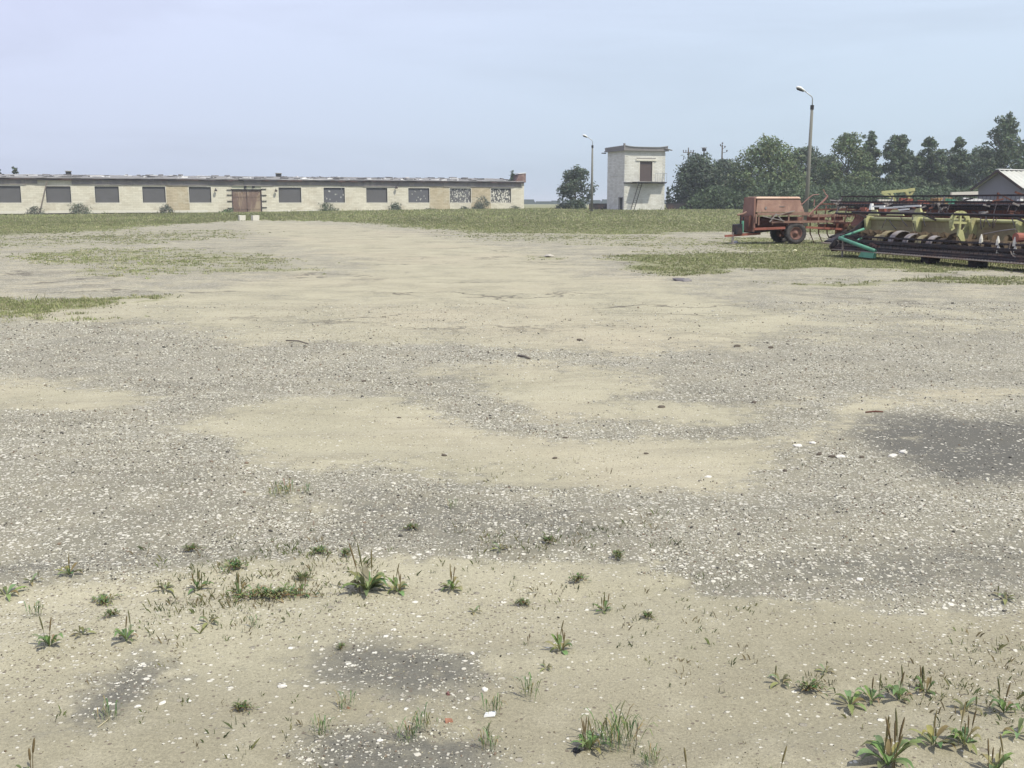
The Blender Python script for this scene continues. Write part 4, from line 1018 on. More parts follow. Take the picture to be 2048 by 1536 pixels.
# ------------------------------------------------------------ harvester headers
H0 = Vector((Y(1740, 404, 32.0).x, 32.0, 0)); H1 = Vector((Y(2048, 404, 26.0).x, 26.0, 0))
hu = (H1-H0).normalized(); hv = Vector((hu.y, -hu.x, 0));    # hv points left/towards viewer
if hv.x > 0: hv = -hv
HM = Matrix(((hu.x, hv.x, 0, H0.x), (hu.y, hv.y, 0, H0.y), (0, 0, 1, 0), (0, 0, 0, 1)))
hang = math.atan2(hu.y, hu.x)
def hsolve(px, py, vv):   # local coords (s, -v, z) on plane v = vv
    o0 = H0+hv*vv; s_ = hit(px, o0, hu); p = o0+hu*s_; return Vector((s_, vv, Y(px, py, p.y).z))
class LB(MB):   # builder whose coords are (s, v, z) in the header frame; children live in parent's rotated frame: y = -v
    def build(s, *a_, **k_):
        # handedness: hu x up -> local +y ; v sign
        sg = 1 if hu.x*hv.y-hu.y*hv.x > 0 else -1
        s.v = [(v_[0], v_[1]*sg, v_[2]) for v_ in s.v]
        if sg < 0: s.f = [tuple(reversed(f_)) for f_ in s.f]
        return MB.build(s, *a_, **k_)
def header(root, L, trough, top_m, side_m, zt_h, vo=0.0, reel_z=1.0, reel_v=.95, reel_r=.42, bats=5, bat_m=None, s0=0.0, spiders=(), tine=True, curved=True, spm=None):
    # back trough: curved sheet
    b_ = LB(); pr = [(0.0, zt_h), (-.02, zt_h-.2), (0.02, zt_h-.42), (.14, zt_h-.6), (.34, .36), (.6, .30)]
    for (v0, z0), (v1, z1) in zip(pr, pr[1:]):
        b_.hexa([(s0, vo+v0, z0), (L, vo+v0, z0), (L, vo+v0-.02, z0), (s0, vo+v0-.02, z0)], [(s0, vo+v1, z1), (L, vo+v1, z1), (L, vo+v1-.02, z1-.01), (s0, vo+v1-.02, z1-.01)])
    b_.build('trough', side_m, root)
    LB().tube([(s0-.02, vo+0, zt_h+.02), (L, vo+0, zt_h+.02)], .05, 10).build('top_tube', top_m, root, smooth=True)
    b_ = LB(); n_ = int((L-s0)/.055); ra = .19; ca_ = (vo+.34, .58)
    b_.tube([(s0+.05, ca_[0], ca_[1]), (L, ca_[0], ca_[1])], .085, 10); au_ = b_.build('auger_core', M['augd'], root, smooth=True)
    b_ = LB(); pitch = .42
    n0 = 0
    for j in range(n_+1):
        s_ = s0+.08+j*.055; an = s_/pitch*2*math.pi
        if s_ > (s0+L)/2: an = -an
        c_r, s_r = math.cos(an), math.sin(an)
        b_.v += [(s_, ca_[0]+c_r*.08, ca_[1]+s_r*.08), (s_, ca_[0]+c_r*ra*1.25, ca_[1]+s_r*ra*1.25)]
        if j: k_ = len(b_.v); b_.f.append((k_-4, k_-3, k_-1, k_-2))
    b_.build('auger_flight', M['augd'], au_)
    # platform and cutter bar
    LB().hexa([(s0, vo+.5, .27), (L, vo+.5, .27), (L, vo+1.16, .20), (s0, vo+1.16, .20)], [(s0, vo+.5, .50), (L, vo+.5, .50), (L, vo+1.16, .27), (s0, vo+1.16, .27)]).build('platform', M['blk'], root)
    b_ = LB().bar((s0, vo+1.19, .20), (L, vo+1.19, .20), .05, .04); b_.build('knife_rail', M['rustd'], root)
    fg = LB(); k_ = 0
    s_ = s0+.1
    while s_ < L:
        fg.hexa([(s_-.018, vo+1.20, .19), (s_+.018, vo+1.20, .19), (s_+.018, vo+1.20, .23), (s_-.018, vo+1.20, .23)], [(s_-.003, vo+1.34, .20), (s_+.003, vo+1.34, .20), (s_+.003, vo+1.34, .212), (s_-.003, vo+1.34, .212)]); s_ += .0762*1.4
    fg.build('knife_finger', M['gry'], root)
    # reel
    rl_ = empty('reel'); rl_.parent = root
    LB().tube([(s0+.05, vo+reel_v, reel_z), (L, vo+reel_v, reel_z)], .045, 10).build('reel_shaft', bat_m or M['blk'], rl_, smooth=True)
    for k_ in range(bats):
        an = 2*math.pi*k_/bats+.35; v_, z_ = vo+reel_v+math.cos(an)*reel_r, reel_z+math.sin(an)*reel_r
        b_ = LB().bar((s0+.05, v_, z_), (L, v_, z_), .035, .05)
        if tine:
            s_ = s0+.12
            while s_ < L: b_.bar((s_, v_, z_-.02), (s_, v_+.03, z_-.2), .008); s_ += .16
        b_.build('reel_bat', bat_m or M['blk'], rl_)
    for s_ in spiders:
        b_ = LB()
        for k_ in range(bats):
            an = 2*math.pi*k_/bats+.35; an2 = 2*math.pi*(k_+1)/bats+.35
            p_ = (s_, vo+reel_v+math.cos(an)*reel_r, reel_z+math.sin(an)*reel_r); p2_ = (s_, vo+reel_v+math.cos(an2)*reel_r, reel_z+math.sin(an2)*reel_r)
            b_.bar((s_, vo+reel_v, reel_z), p_, .02, .05)
            m1 = (s_, vo+reel_v+math.cos(an)*reel_r*.5, reel_z+math.sin(an)*reel_r*.5); m2 = (s_, vo+reel_v+math.cos(an2)*reel_r*.5, reel_z+math.sin(an2)*reel_r*.5)
            b_.bar(m1, m2, .015, .05)
        b_.build('reel_spider', spm or M['gry'], rl_)
def plate(root, s_, pts, mt_, name, th=.05):
    b_ = LB(); n_ = len(pts)
    b_.v += [(s_, v_, z_) for v_, z_ in pts]+[(s_+th, v_, z_) for v_, z_ in pts]
    b_.f += [tuple(range(n_))[::-1], tuple(range(n_, 2*n_))]+[(i_, (i_+1) % n_, n_+(i_+1) % n_, n_+i_) for i_ in range(n_)]
    return b_.build(name, mt_, root)
hA = empty('harvester_header', H0, hang); tag(hA, 'faded yellow harvester header with green divider and dark cutter bar', 'harvester header', 'harvester headers parked in a row')
LHd = 9.0
header(hA, LHd, None, M['yel'], M['olive'], 1.10, reel_z=.44, reel_v=1.0, reel_r=.17, spiders=(.1,))
# support brackets and ribs (yellow), by their place along the trough
for px_ in (1737, 1838, 1952, 2046):
    s_ = max(.0, hit(px_, H0, hu))
    plate(hA, s_, [(-.10, 1.18), (.10, 1.20), (.18, 1.08), (.14, .85), (.10, .62), (-.02, .62), (-.08, .8)], M['yel'], 'rib_bracket', .1 if px_ != 1838 else .16)
plate(hA, -.06, [(-.12, 1.1), (.1, 1.12), (.5, .8), (1.1, .52), (1.3, .3), (1.2, .14), (.3, .2), (-.05, .4)], M['blk'], 'end_panel', .04)
# yellow ring cam at the third bracket
s_ = hit(1945, H0, hu)-.0
b_ = LB()
for j in range(18):
    a0, a1_ = 2*math.pi*j/18, 2*math.pi*(j+1)/18
    if 14 <= j <= 15: continue
    rr_ = .26
    b_.bar((s_, .35+math.cos(a0)*rr_, 1.06+math.sin(a0)*rr_*1.0), (s_, .35+math.cos(a1_)*rr_, 1.06+math.sin(a1_)*rr_), .05, .12)
b_.bar((s_, .12, 1.06), (s_, .60, 1.08), .05, .06); b_.bar((s_, .35, .8), (s_, .35, 1.3), .05, .06); b_.build('cam_ring', M['yel'], hA)
plate(hA, s_+.3, [(.5, .85), (.62, .92), (.66, .75), (.5, .55), (.42, .62)], M['yel'], 'crop_guard', .05)
# overlapping curved guards leaning on the trough at the far end
for k_, (px_, sz, mt_) in enumerate(((1757, .9, M['olive']), (1775, 1.25, M['olive']), (1797, 1.3, M['gry']), (1822, 1.1, M['gry']), (1846, 1.0, M['olive']), (1868, 1.0, M['gry']), (1885, .8, M['augd']))):
    s_ = hit(px_, H0+hv*.55, hu); b_ = LB(); rr_ = .30*sz
    n_ = 8
    for j in range(n_):
        a0, a1_ = math.pi*j/n_*.75+.15, math.pi*(j+1)/n_*.75+.15
        f0 = lambda a_: (.45+.30*math.cos(a_)*sz, .42+rr_*math.sin(a_))
        (v0, z0), (v1, z1) = f0(a0), f0(a1_)
        b_.hexa([(s_, v0, z0), (s_+.22, v0, z0), (s_+.22, v0*.98, z0-.02), (s_, v0*.98, z0-.02)], [(s_, v1, z1), (s_+.22, v1, z1), (s_+.22, v1*.98, z1-.02), (s_, v1*.98, z1-.02)])
    b_.build('crop_lifter', mt_, hA)
for px_, py_ in ((1968, 478), (2002, 482), (2036, 484), (2004, 498), (2038, 500)):
    p = hsolve(px_, py_, 1.0); LB().tube([(p.x, 1.0, p.z-.1), (p.x, 1.0, p.z), (p.x, 1.0, p.z+.12)], [.05, .045, .012], 6).build('finger', M['whiteframe'], hA)
p = hsolve(2044, 475, .9); LB().tube([(p.x, .8, p.z), (p.x, 1.0, p.z)], .11, 12).build('orange_pulley', M['red'], hA)
b_ = LB(); pts = [hsolve(2028, 485, 1.1), hsolve(2026, 496, 1.1), hsolve(2032, 509, 1.1), hsolve(2046, 519, 1.1)]; b_.tube(pts, .012, 6); b_.build('hose', M['gry'], hA)
b_ = LB(); b_.tube([hsolve(1972, 468, .4), hsolve(2010, 461, .5), hsolve(2035, 458, .5)], .014, 6); b_.build('tie_rod', M['gry'], hA)
# green divider
b_ = LB(); tip = hsolve(1683, 476, 1.15); e1 = hsolve(1731, 458, .35); e2 = hsolve(1756, 502, 1.25); e2.z = max(e2.z, .06); 
b_.tube([e1, tip], .04, 8).tube([tip, e2], .055, 8); m1 = tip.lerp(e2, .42); m2 = hsolve(1727, 475, .95); b_.tube([m1, m2], .03, 8); dv = b_.build('divider', M['green'], hA, smooth=True)
p = tip.lerp(e2, .8); LB().hexa([(p.x-.3, 1.22, .05), (p.x+.4, 1.22, .05), (p.x+.4, 1.32, .05), (p.x-.3, 1.32, .05)], [(p.x-.2, 1.22, .2), (p.x+.4, 1.22, .2), (p.x+.4, 1.3, .2), (p.x-.2, 1.3, .2)]).build('divider_shoe', M['green'], hA)
p = tip.lerp(e2, .12); LB().tube([(p.x, p.y+.02, p.z), (p.x, p.y+.02, .0)], .03, 6).build('prop', M['gry'], hA)
for px_, py_ in ((1868, 507), (1965, 517)):
    p = hsolve(px_, py_, .85); LB().box(p.x-.18, p.x+.18, .7, 1.0, 0, .22, .02).build('skid', M['blk'], hA)
b_ = LB(); s_ = hsolve(1742, 490, 1.0).x; b_.tube([(s_, 1.0, .35), (s_+.2, 1.02, .42), (s_+.45, 1.0, .35)], .06, 8); b_.build('drive_belt', M['rustrim'], hA)
b_ = LB(); b_.tube([(-.05, .55, 1.30), (LHd, .55, 1.27)], .032, 8)
for s_ in (0.05, 3.1, 6.4): b_.bar((s_, .5, 1.28), (s_, 0.0, 1.10), .04, .05)
b_.build('upper_rail', M['blk'], hA)
# ---- second header, dark red, behind
vB = -2.6
hB = empty('harvester_header', H0+hv*vB, hang); tag(hB, 'dark red harvester header with tall black reel directly behind the yellow one', 'harvester header', 'harvester headers parked in a row')
s0B = hit(1742, H0+hv*vB, hu)
def inB(s_, v_, z_): return (s_, v_, z_)
header(hB, 7.0, None, M['blk'], M['rustd'], 1.42, reel_z=1.5, reel_v=.7, reel_r=.30, bats=4, s0=s0B-.9, spiders=(s0B-.8, s0B+2, s0B+4.5), curved=False)
def onB(px, py, dv_=0.0):
    o0 = H0+hv*(vB+dv_); s_ = hit(px, o0, hu); p = o0+hu*s_; return Vector((s_, dv_, Y(px, py, p.y).z))
for px_, py_, w_, h_, mt_ in ((1750, 427, .55, .12, 'yel'), (1792, 427, .8, .12, 'yel'), (1815, 424, .9, .06, 'gry'), (1838, 429, .5, .18, 'yel'), (1848, 432, .4, .12, 'yel'), (1758, 413, .6, .05, 'white'), (1778, 416, .9, .05, 'white'), (1800, 414, .6, .05, 'white'), (1825, 413, .8, .05, 'white'), (1808, 420, .5, .05, 'white'), (1832, 421, .5, .04, 'gry')):
    p = onB(px_, py_, 1.25); b_ = LB()
    if h_ > .08: b_.hexa([(p.x-w_/2, 1.2, p.z-h_/2), (p.x+w_/2, 1.2, p.z-h_/2), (p.x+w_/2, 1.3, p.z-h_/2), (p.x-w_/2, 1.3, p.z-h_/2)], [(p.x-w_*.15, 1.22, p.z+h_), (p.x+w_*.2, 1.22, p.z+h_), (p.x+w_*.2, 1.28, p.z+h_), (p.x-w_*.15, 1.28, p.z+h_)])
    else: b_.bar((p.x-w_/2, 1.25, p.z), (p.x+w_/2, 1.25, p.z+rnd.uniform(-.03, .03)), .05, h_)
    b_.build('guard_plate' if h_ > .08 else 'white_slat', M[mt_], hB)
for px_, py_ in ((1729, 420), (1766, 421), (1785, 421)):
    p = onB(px_, py_, 1.15); LB().box(p.x-.16, p.x+.16, 1.1, 1.2, p.z-.07, p.z+.07, .02).build('red_bracket', M['red'], hB)
p = onB(1744, 412, 1.2); LB().tube([(p.x, 1.2, p.z-.12), (p.x, 1.2, p.z+.08)], [.09, .05], 8).build('lamp_cap', M['white'], hB)
# ---- third header with white and orange details
vC = -5.2
hC = empty('harvester_header', H0+hv*vC, hang); tag(hC, 'farthest harvester header with raised yellow frame and pale bars', 'harvester header', 'harvester headers parked in a row')
def onC(px, py, dv_=0.0):
    o0 = H0+hv*(vC+dv_); s_ = hit(px, o0, hu); p = o0+hu*s_; return Vector((s_, dv_, Y(px, py, p.y).z))
s0C = hit(1760, H0+hv*vC, hu)
header(hC, 4.5, None, M['rustd'], M['rustd'], 1.45, reel_z=1.15, reel_v=.8, reel_r=.42, bats=5, bat_m=M['rustd'], s0=s0C-1.5, spiders=(s0C,), tine=False)
def T(px_, py_, dv_):
    p = Y(px_, py_, 35.0); q = p-(H0+hv*vC); return Vector((q.x*hu.x+q.y*hu.y, q.x*hv.x+q.y*hv.y, p.z))
b_ = LB()
for p_, q_, w_ in (((1763, 385), (1824, 380), .09), ((1763, 385), (1789, 398), .08), ((1782, 385), (1790, 404), .085), ((1812, 382), (1822, 404), .085), ((1828, 380), (1818, 394), .07), ((1818, 380), (1829, 379), .1)):
    b_.bar(T(*p_, .5), T(*q_, .5), w_, w_)
b_.build('raised_frame', M['yel'], hC)
for a_, c_2, w_, mt_ in (((1799, 400), (1824, 402), .14, 'red'), ((1835, 403), (1858, 405), .10, 'red'), ((1756, 401), (1786, 402), .09, 'whiteframe'), ((1902, 388), (1955, 386), .11, 'whiteframe'), ((1926, 398), (1964, 401), .09, 'white'), ((1968, 402), (1990, 404), .09, 'white'), ((1916, 411), (1945, 412), .07, 'white'), ((1962, 415), (1980, 415), .05, 'white'), ((1874, 413), (1884, 413), .05, 'yel')):
    b_ = LB().bar(T(*a_, 1.0), T(*c_2, 1.0), w_, w_); b_.build('red_rail' if mt_ == 'red' else 'pale_bar', M[mt_], hC)
b_ = LB(); p = T(1882, 402, .9); b_.box(p.x-.2, p.x+.2, p.y-.25, p.y+.25, p.z-.10, p.z+.10, .02).build('ochre_box', mat('ochre_tin', (.36, .24, .12), .8, .2), hC)
b_ = LB(); p = T(1893, 403, .95); b_.box(p.x-.15, p.x+.15, p.y-.2, p.y+.2, p.z-.08, p.z+.08, .03).build('green_box', M['green'], hC)
b_ = LB(); p = T(2042, 404, 1.0); b_.box(p.x-.09, p.x+.09, p.y-.1, p.y+.1, p.z-.09, p.z+.09, .02).build('white_tag', M['white'], hC)
b_ = LB(); b_.bar(T(1995, 405, .8), T(1996, 385, .8), .05); b_.bar(T(1998, 388, .8), T(2030, 404, .8), .035); b_.bar(T(2030, 384, .8), T(2046, 390, .8), .06); b_.build('linkage', M['rustd'], hC)

rc = random.Random(9)
for k_ in range(26):
    px_ = rc.uniform(1655, 2045); py_ = rc.uniform(398, 432); p = onB(px_, py_, rc.uniform(.9, 1.4)); an = rc.uniform(-.5, .5)
    L_ = rc.uniform(.08, .3); mm_ = rc.choice(['blk', 'rustd', 'gry', 'blk', 'rustd', 'gry'])
    LB().bar((p.x, p.y, p.z), (p.x+L_*math.cos(an)*.4, p.y-L_, p.z+L_*math.sin(an)), .035, .045).build('link_bar', M[mm_], hB)
for k_ in range(14):
    px_ = rc.uniform(1660, 2040); p = onB(px_, rc.uniform(402, 414), 1.0); q_ = onB(px_+rc.uniform(-14, 14), rc.uniform(424, 440), 1.2)
    md = (p+q_)/2+Vector((0, .15, -.1)); LB().tube([p, md, q_], .014, 6).build('hydraulic_hose', M['blk'], hB)
for k_ in range(12):
    px_ = rc.uniform(1745, 2040); p = hsolve(px_, rc.uniform(430, 440), .05); q_ = hsolve(px_+rc.uniform(-10, 16), rc.uniform(452, 470), .25)
    LB().tube([p, (p+q_)/2+Vector((.05, .06, 0)), q_], .013, 6).build('hydraulic_hose', M['blk'], hA)
# ------------------------------------------------------------ near weeds
weed = tintmat('weed_leaf', .55, .3, scale=18)
spk = tintmat('seed_spike', .8, 0, scale=60)
def leafstrip(V, Fc, T, base, an, L, W, rise, droop, tint, n=5, wave=0.0):
    k0 = len(V); ca, sa = math.cos(an), math.sin(an)
    for j in range(n+1):
        f_ = j/n; r_ = L*(f_**.9); z_ = rise*math.sin(f_*math.pi*.62)-droop*f_*f_
        wv_ = W*.8*math.sin(math.pi*min(1, f_*.93+.07))**.8*(.25+.75*min(1, f_*2.2)) if f_ < 1 else .0006
        cx_, cy_ = base[0]+ca*r_, base[1]+sa*r_; cz = base[2]+z_+wave*math.sin(f_*9)
        tl = tuple(c*(1-.12*abs(f_-.5)) for c in tint)
        V += [(cx_-sa*wv_, cy_+ca*wv_, cz+wv_*.35), (cx_, cy_, cz-wv_*.15), (cx_+sa*wv_, cy_-ca*wv_, cz+wv_*.35)]; T += [tint, tl, tint]
        if j:
            a_ = k0+(j-1)*3; b_2 = k0+j*3
            Fc += [(a_, a_+1, b_2+1, b_2), (a_+1, a_+2, b_2+2, b_2+1)]
def mk(name, V, Fc, T, m_, parent, sm=True):
    return npmesh(name, np.array(V), np.array(Fc), m_, np.array(T), smooth=sm, parent=parent)
GREENS = [(.21, .28, .11), (.17, .24, .10), (.25, .30, .13), (.14, .20, .09), (.29, .29, .15)]
def plantain(seed, nl, ns, L=.075, H=.14, yellow=False, dull=1.0):
    r = random.Random(seed); root = empty('plantain'); V, Fc, T = [], [], []
    for k_ in range(nl):
        tn = r.choice(GREENS); tn = tuple(c*dull*r.uniform(.8, 1.2) for c in tn)
        if yellow and k_ < 2: tn = (.36, .34, .12)
        elif r.random() < .05: tn = (.24, .19, .09)
        leafstrip(V, Fc, T, (r.uniform(-.008, .008), r.uniform(-.008, .008), .002), k_*2.4+r.uniform(-.4, .4), L*r.uniform(.55, 1.15), L*r.uniform(.13, .22), L*r.uniform(.25, .95), L*r.uniform(.05, .45), tn, wave=.0015)
    mk('leaves', V, Fc, T, weed, root)
    for k_ in range(ns):
        an = r.uniform(0, 6.28); h_ = H*r.uniform(.6, 1.1); ln = r.uniform(.02, .22)*h_; bx, by = r.uniform(-.03, .03), r.uniform(-.02, .02)
        b_ = MB(); pts = [(bx+math.cos(an)*ln*f_**1.6, by+math.sin(an)*ln*f_**1.6, h_*f_) for f_ in (0, .3, .5, .56, .75, .92, 1)]
        b_.tube(pts, [.0011, .001, .001, .0026, .0033, .0028, .001], 6)
        tn = r.choice([(.16, .12, .06), (.20, .17, .08), (.13, .13, .06)])
        o_ = mk('flower_spike', b_.v, [f_ for f_ in b_.f if len(f_) == 4], [tn]*len(b_.v), spk, root)
    return root
def tuft(seed, nb_, h=.06, sp=.03, straw=.2, name='grass_tuft'):
    r = random.Random(seed); root = empty(name); V, Fc, T = [], [], []
    for k_ in range(nb_):
        an = r.uniform(0, 6.28); L = h*r.uniform(.4, 1.2)
        tn = (.36, .32, .17) if r.random() < straw else r.choice(GREENS); tn = tuple(c*r.uniform(.7, 1.15) for c in tn)
        rr_ = sp*r.random()**.6; a3 = r.uniform(0, 6.28)
        leafstrip(V, Fc, T, (math.cos(a3)*rr_, math.sin(a3)*rr_*.8, 0), an, L*r.uniform(.25, .75), .0011+L*.012, L*.95, L*r.uniform(.0, .3), tn, 4)
    mk('blades', V, Fc, T, weed, root); return root
def mat_weed(seed, nl, sp=.07, L=.018, dull=1.0, ny=.5):
    r = random.Random(seed); root = empty('mat_weed'); V, Fc, T = [], [], []
    st = MB()
    for k_ in range(int(nl/15)):
        an = r.uniform(0, 6.28); LL = sp*r.uniform(.4, 1.1); pts = []
        for j in range(10):
            f_ = j/9; x_, y_ = math.cos(an+f_*.5)*LL*f_, math.sin(an+f_*.5)*LL*f_*ny; z_ = .004+.012*math.sin(f_*3)*r.uniform(.4, 1.6)
            pts.append((x_, y_, z_))
            tn = tuple(c*dull*r.uniform(.7, 1.2) for c in r.choice(GREENS))
            leafstrip(V, Fc, T, (x_, y_, z_), r.uniform(0, 6.28), L*r.uniform(.5, 1.5), L*.2, L*r.uniform(.3, 1.0), L*.2, tn, 3)
        st.tube(pts, .0009, 4)
    mk('leaves', V, Fc, T, weed, root)
    mk('stems', st.v, [f_ for f_ in st.f if len(f_) == 4], [(.22, .14, .07)]*len(st.v), spk, root)
    return root
PT = {'P0': plantain(1, 9, 2), 'P1': plantain(2, 12, 4, .085, .15), 'P2': plantain(3, 7, 1, .06, .09), 'P3': plantain(4, 14, 7, .10, .19), 'P4': plantain(5, 10, 3, .09, .13, True),
      'P5': plantain(6, 8, 0, .07), 'P6': plantain(7, 22, 3, .10, .20), 'S1': plantain(8, 3, 1, .03, .19), 'S2': plantain(9, 4, 2, .03, .10), 'P7': plantain(10, 8, 5, .07, .11, dull=.8),
      'T0': tuft(11, 46, .07, .035), 'T1': tuft(12, 90, .09, .06), 'T2': tuft(13, 26, .055, .03, .35), 'T3': tuft(14, 60, .05, .05, .3),
      'M0': mat_weed(21, 220, .08), 'M1': mat_weed(22, 340, .14, .02), 'M2': mat_weed(23, 120, .05, .016, .8)}
used = set()
PLANTS = [
 ('P6', 735, 1183, 1.15, 'large bright green plantain clump in mid yard with two tall seed spikes'),
 ('P1', 795, 1184, .8, 'plantain just right of the largest mid yard clump'),
 ('P1', 905, 1180, .75, 'small spiky plantain standing alone right of the big mid yard clump'),
 ('M1', 540, 1197, 1.2, 'wide flat green weed mat left of the big mid yard plantain'),
 ('P7', 600, 1190, .8, 'spiky plantain at the right end of the wide weed mat'),
 ('P7', 480, 1190, .85, 'plantain with thin spikes at the left end of the wide weed mat'),
 ('P7', 398, 1180, .9, 'plantain with brown spikes left of the wide weed mat'),
 ('M0', 210, 1207, 1.0, 'flat green weed mat left of centre near the gravel edge'),
 ('P2', 330, 1180, .9, 'small plantain above and right of the left weed mat'),
 ('M0', 640, 1107, .9, 'low green weeds on the gravel edge above the big plantain'),
 ('M2', 690, 1110, 1.0, 'small weed mat touching the gravel edge above the big plantain'),
 ('M0', 470, 1138, 1.1, 'reddish green weeds on the gravel edge above the wide mat'),
 ('T3', 565, 990, 1.5, 'green grass cushion alone on the upper gravel'),
 ('T2', 610, 988, 1.0, 'little grass sprig right beside the green cushion'),
 ('P1', 1122, 1302, .75, 'upright leafy plantain alone in the sandy middle'),
 ('P7', 1208, 1224, .7, 'brownish plantain between sand and gravel right of centre'),
 ('M2', 1150, 1167, 1.1, 'pale flat weed above the brownish plantain right of centre'),
 ('M2', 1053, 1212, .9, 'tiny dark weed on the grit left of the brownish plantain'),
 ('M2', 1290, 1235, .8, 'tiny dark weed on the sand right of the brownish plantain'),
 ('T2', 1062, 1395, 1.3, 'wiry grass tuft near a dark tar patch in the lower middle'),
 ('T2', 985, 1425, 1.1, 'grass tuft growing behind the white scrap'),
 ('T0', 815, 1480, .9, 'soft grass tuft below left of the orange brick shard'),
 ('T2', 855, 1460, 1.2, 'thin tuft just left of the orange brick shard'),
 ('T2', 640, 1468, 1.1, 'yellowish tuft left of the twin grass tufts at the bottom'),
 ('T2', 692, 1420, 1.0, 'brown tuft with an orange leaf bit above the yellowish tuft'),
 ('P3', 1180, 1500, .62, 'plantain with a fan of five brown spikes at the bottom centre'),
 ('T1', 1235, 1492, 1.1, 'large fresh grass tuft touching the fan of brown spikes'),
 ('T0', 975, 1495, .9, 'grass tuft at the bottom left of the fan of spikes'),
 ('T0', 1300, 1532, .8, 'grass tuft on the bottom frame edge right of centre'),
 ('S1', 1390, 1560, .8, 'single thin spike rising from the bottom edge right of centre'),
 ('S1', 1543, 1558, .85, 'single thick spike at the bottom edge left of the tall plantain'),
 ('P3', 1775, 1530, 1.0, 'tall plantain with a bundle of long spikes at the bottom right'),
 ('P4', 1868, 1490, .8, 'plantain with a yellow leaf right of the tall spiked one'),
 ('P1', 1930, 1490, .85, 'round leaved plantain with two spikes near the right bottom'),
 ('P5', 1700, 1412, 1.05, 'plantain with long upright leaves above the tall spiked one'),
 ('P0', 1745, 1405, .8, 'plantain with one spike beside the long leaved one'),
 ('P2', 1562, 1368, .9, 'small dark plantain leftmost of the lower right weeds'),
 ('M2', 1610, 1385, 1.2, 'dark withered weed right of the leftmost lower right plantain'),
 ('P0', 1800, 1400, .9, 'plantain in the middle of the lower right weed band'),
 ('P7', 1850, 1385, .8, 'brown spiked plantain behind the yellow leaved one'),
 ('P2', 1932, 1420, 1.0, 'plantain with spread leaves toward the right of the weed band'),
 ('P0', 2008, 1425, .9, 'plantain near the right frame edge halfway up the weed band'),
 ('P1', 1990, 1545, .8, 'plantain cut by the bottom frame edge at far right'),
 ('P5', 2035, 1470, .8, 'low leafy plantain cut by the right frame edge'),
 ('P0', 100, 1292, .95, 'plantain lower left with one spike amid pink grit'),
 ('P2', 165, 1270, .8, 'small weed between the two lower left plantains'),
 ('P0', 255, 1282, .9, 'plantain on the dark patch corner at lower left'),
 ('P5', 12, 1192, 1.1, 'bright leafy plantain at the left frame edge'),
 ('P4', 140, 1150, .7, 'yellow leaved plantain on the left gravel edge'),
 ('T2', 70, 1232, 1.1, 'sparse tuft near the left frame edge below the leafy plantain'),
 ('T2', 215, 1442, 1.1, 'dry tuft with a pale straw on the lower left dark patch'),
 ('S2', 45, 1545, 1.0, 'pair of thin spikes at the bottom left corner'),
 ('P2', 420, 1247, .9, 'small plantain below the brown spiked one left of centre'),
 ('T2', 510, 1255, .8, 'wispy tuft below the wide weed mat'),
 ('M2', 230, 1232, .9, 'small weed mat just under the left flat mat'),
 ('M2', 475, 1422, .9, 'faded weed cushion low left on bare sand'),
 ('S2', 1050, 1290, .5, 'tiny brown seedling left of the upright leafy plantain'),
 ('P2', 1093, 1338, .5, 'tiny reddish seedling below the upright leafy plantain'),
 ('T2', 905, 1018, .9, 'thin sprig on the gravel right of the green cushion'),
 ('M2', 830, 1060, 1.0, 'flat weed on the gravel above the big plantain'),
 ('M2', 1090, 1085, 1.0, 'faint weed where the middle gravel meets the sand'),
 ('M2', 1240, 1120, 1.1, 'weed at the right end of the gravel edge'),
 ('P2', 1000, 1100, .8, 'small plantain on the edge of the middle gravel'),
 ('M2', 375, 1105, 1.1, 'green weed in the dark gravel left of centre'),
 ('P2', 65, 1165, .8, 'small plantain on the dark gravel edge at far left'),
 ('P2', 2010, 1200, .9, 'flat weed at the right end of the large gravel area'),
 ('M2', 680, 1300, .6, 'tiny weed on the lower tar patch left side'),
 ('P2', 1650, 1345, .6, 'short sprout above the dark withered weed'),
 ('M2', 600, 1160, 1.0, 'weed between the wide mat and the gravel edge'),
 ('P2', 950, 1225, .6, 'tiny sprout on the grit below the lone spiky plantain'),
]
for i, (k_, px_, py_, s_, lb) in enumerate(PLANTS):
    o = PT[k_] if k_ not in used else copy_tree(PT[k_]); used.add(k_)
    p = GP(px_, py_); o.location = (p.x, p.y, p.z); o.rotation_euler = (0, 0, (i*2.399) % 6.28 if not (k_[0] in 'PM' and s_ > 1.1) else 0); s2 = s_*(.95 if k_[0] == 'P' else 1.1); o.scale = (s2, s2, s2)
    kind = {'P': 'plantain', 'S': 'plantain', 'T': 'grass tuft', 'M': 'weed'}[k_[0]]
    tag(o, lb, kind, {'P': 'plantains growing in the yard', 'S': 'plantains growing in the yard', 'T': 'grass tufts in the yard', 'M': 'flat weeds in the yard'}[k_[0]])
# countless tiny sprouts
N = 15000; x = rng.uniform(-1, 1, N); D = 2.4*(9/2.4)**rng.uniform(0, 1, N); x = x*D*.53; y = D
S, Rr, Bb, Gg = masks(x, y); wgt = Rr*.55+.12*S+.7*np.exp(-((y-4.75-.25*np.sin(x*1.3))/.3)**2)*(x < .8)
keep = (rng.uniform(0, 1, N) < wgt*sst(.45, .7, fbm(x*1.6, y*1.6, 91, 3))) & (y < 6.5); x, y = x[keep], y[keep]; n = len(x)
pal = np.array([(.14, .17, .065), (.19, .19, .08), (.22, .18, .10), (.09, .11, .05)]); tint = pal[rng.choice(4, n)]
o = blades('sprouts', x, y, .012+.022*rng.uniform(0, 1, n)**2, np.full(n, .0028), 5, tint, grassmat, 1.8, 1.2); tag(o, kind='stuff')

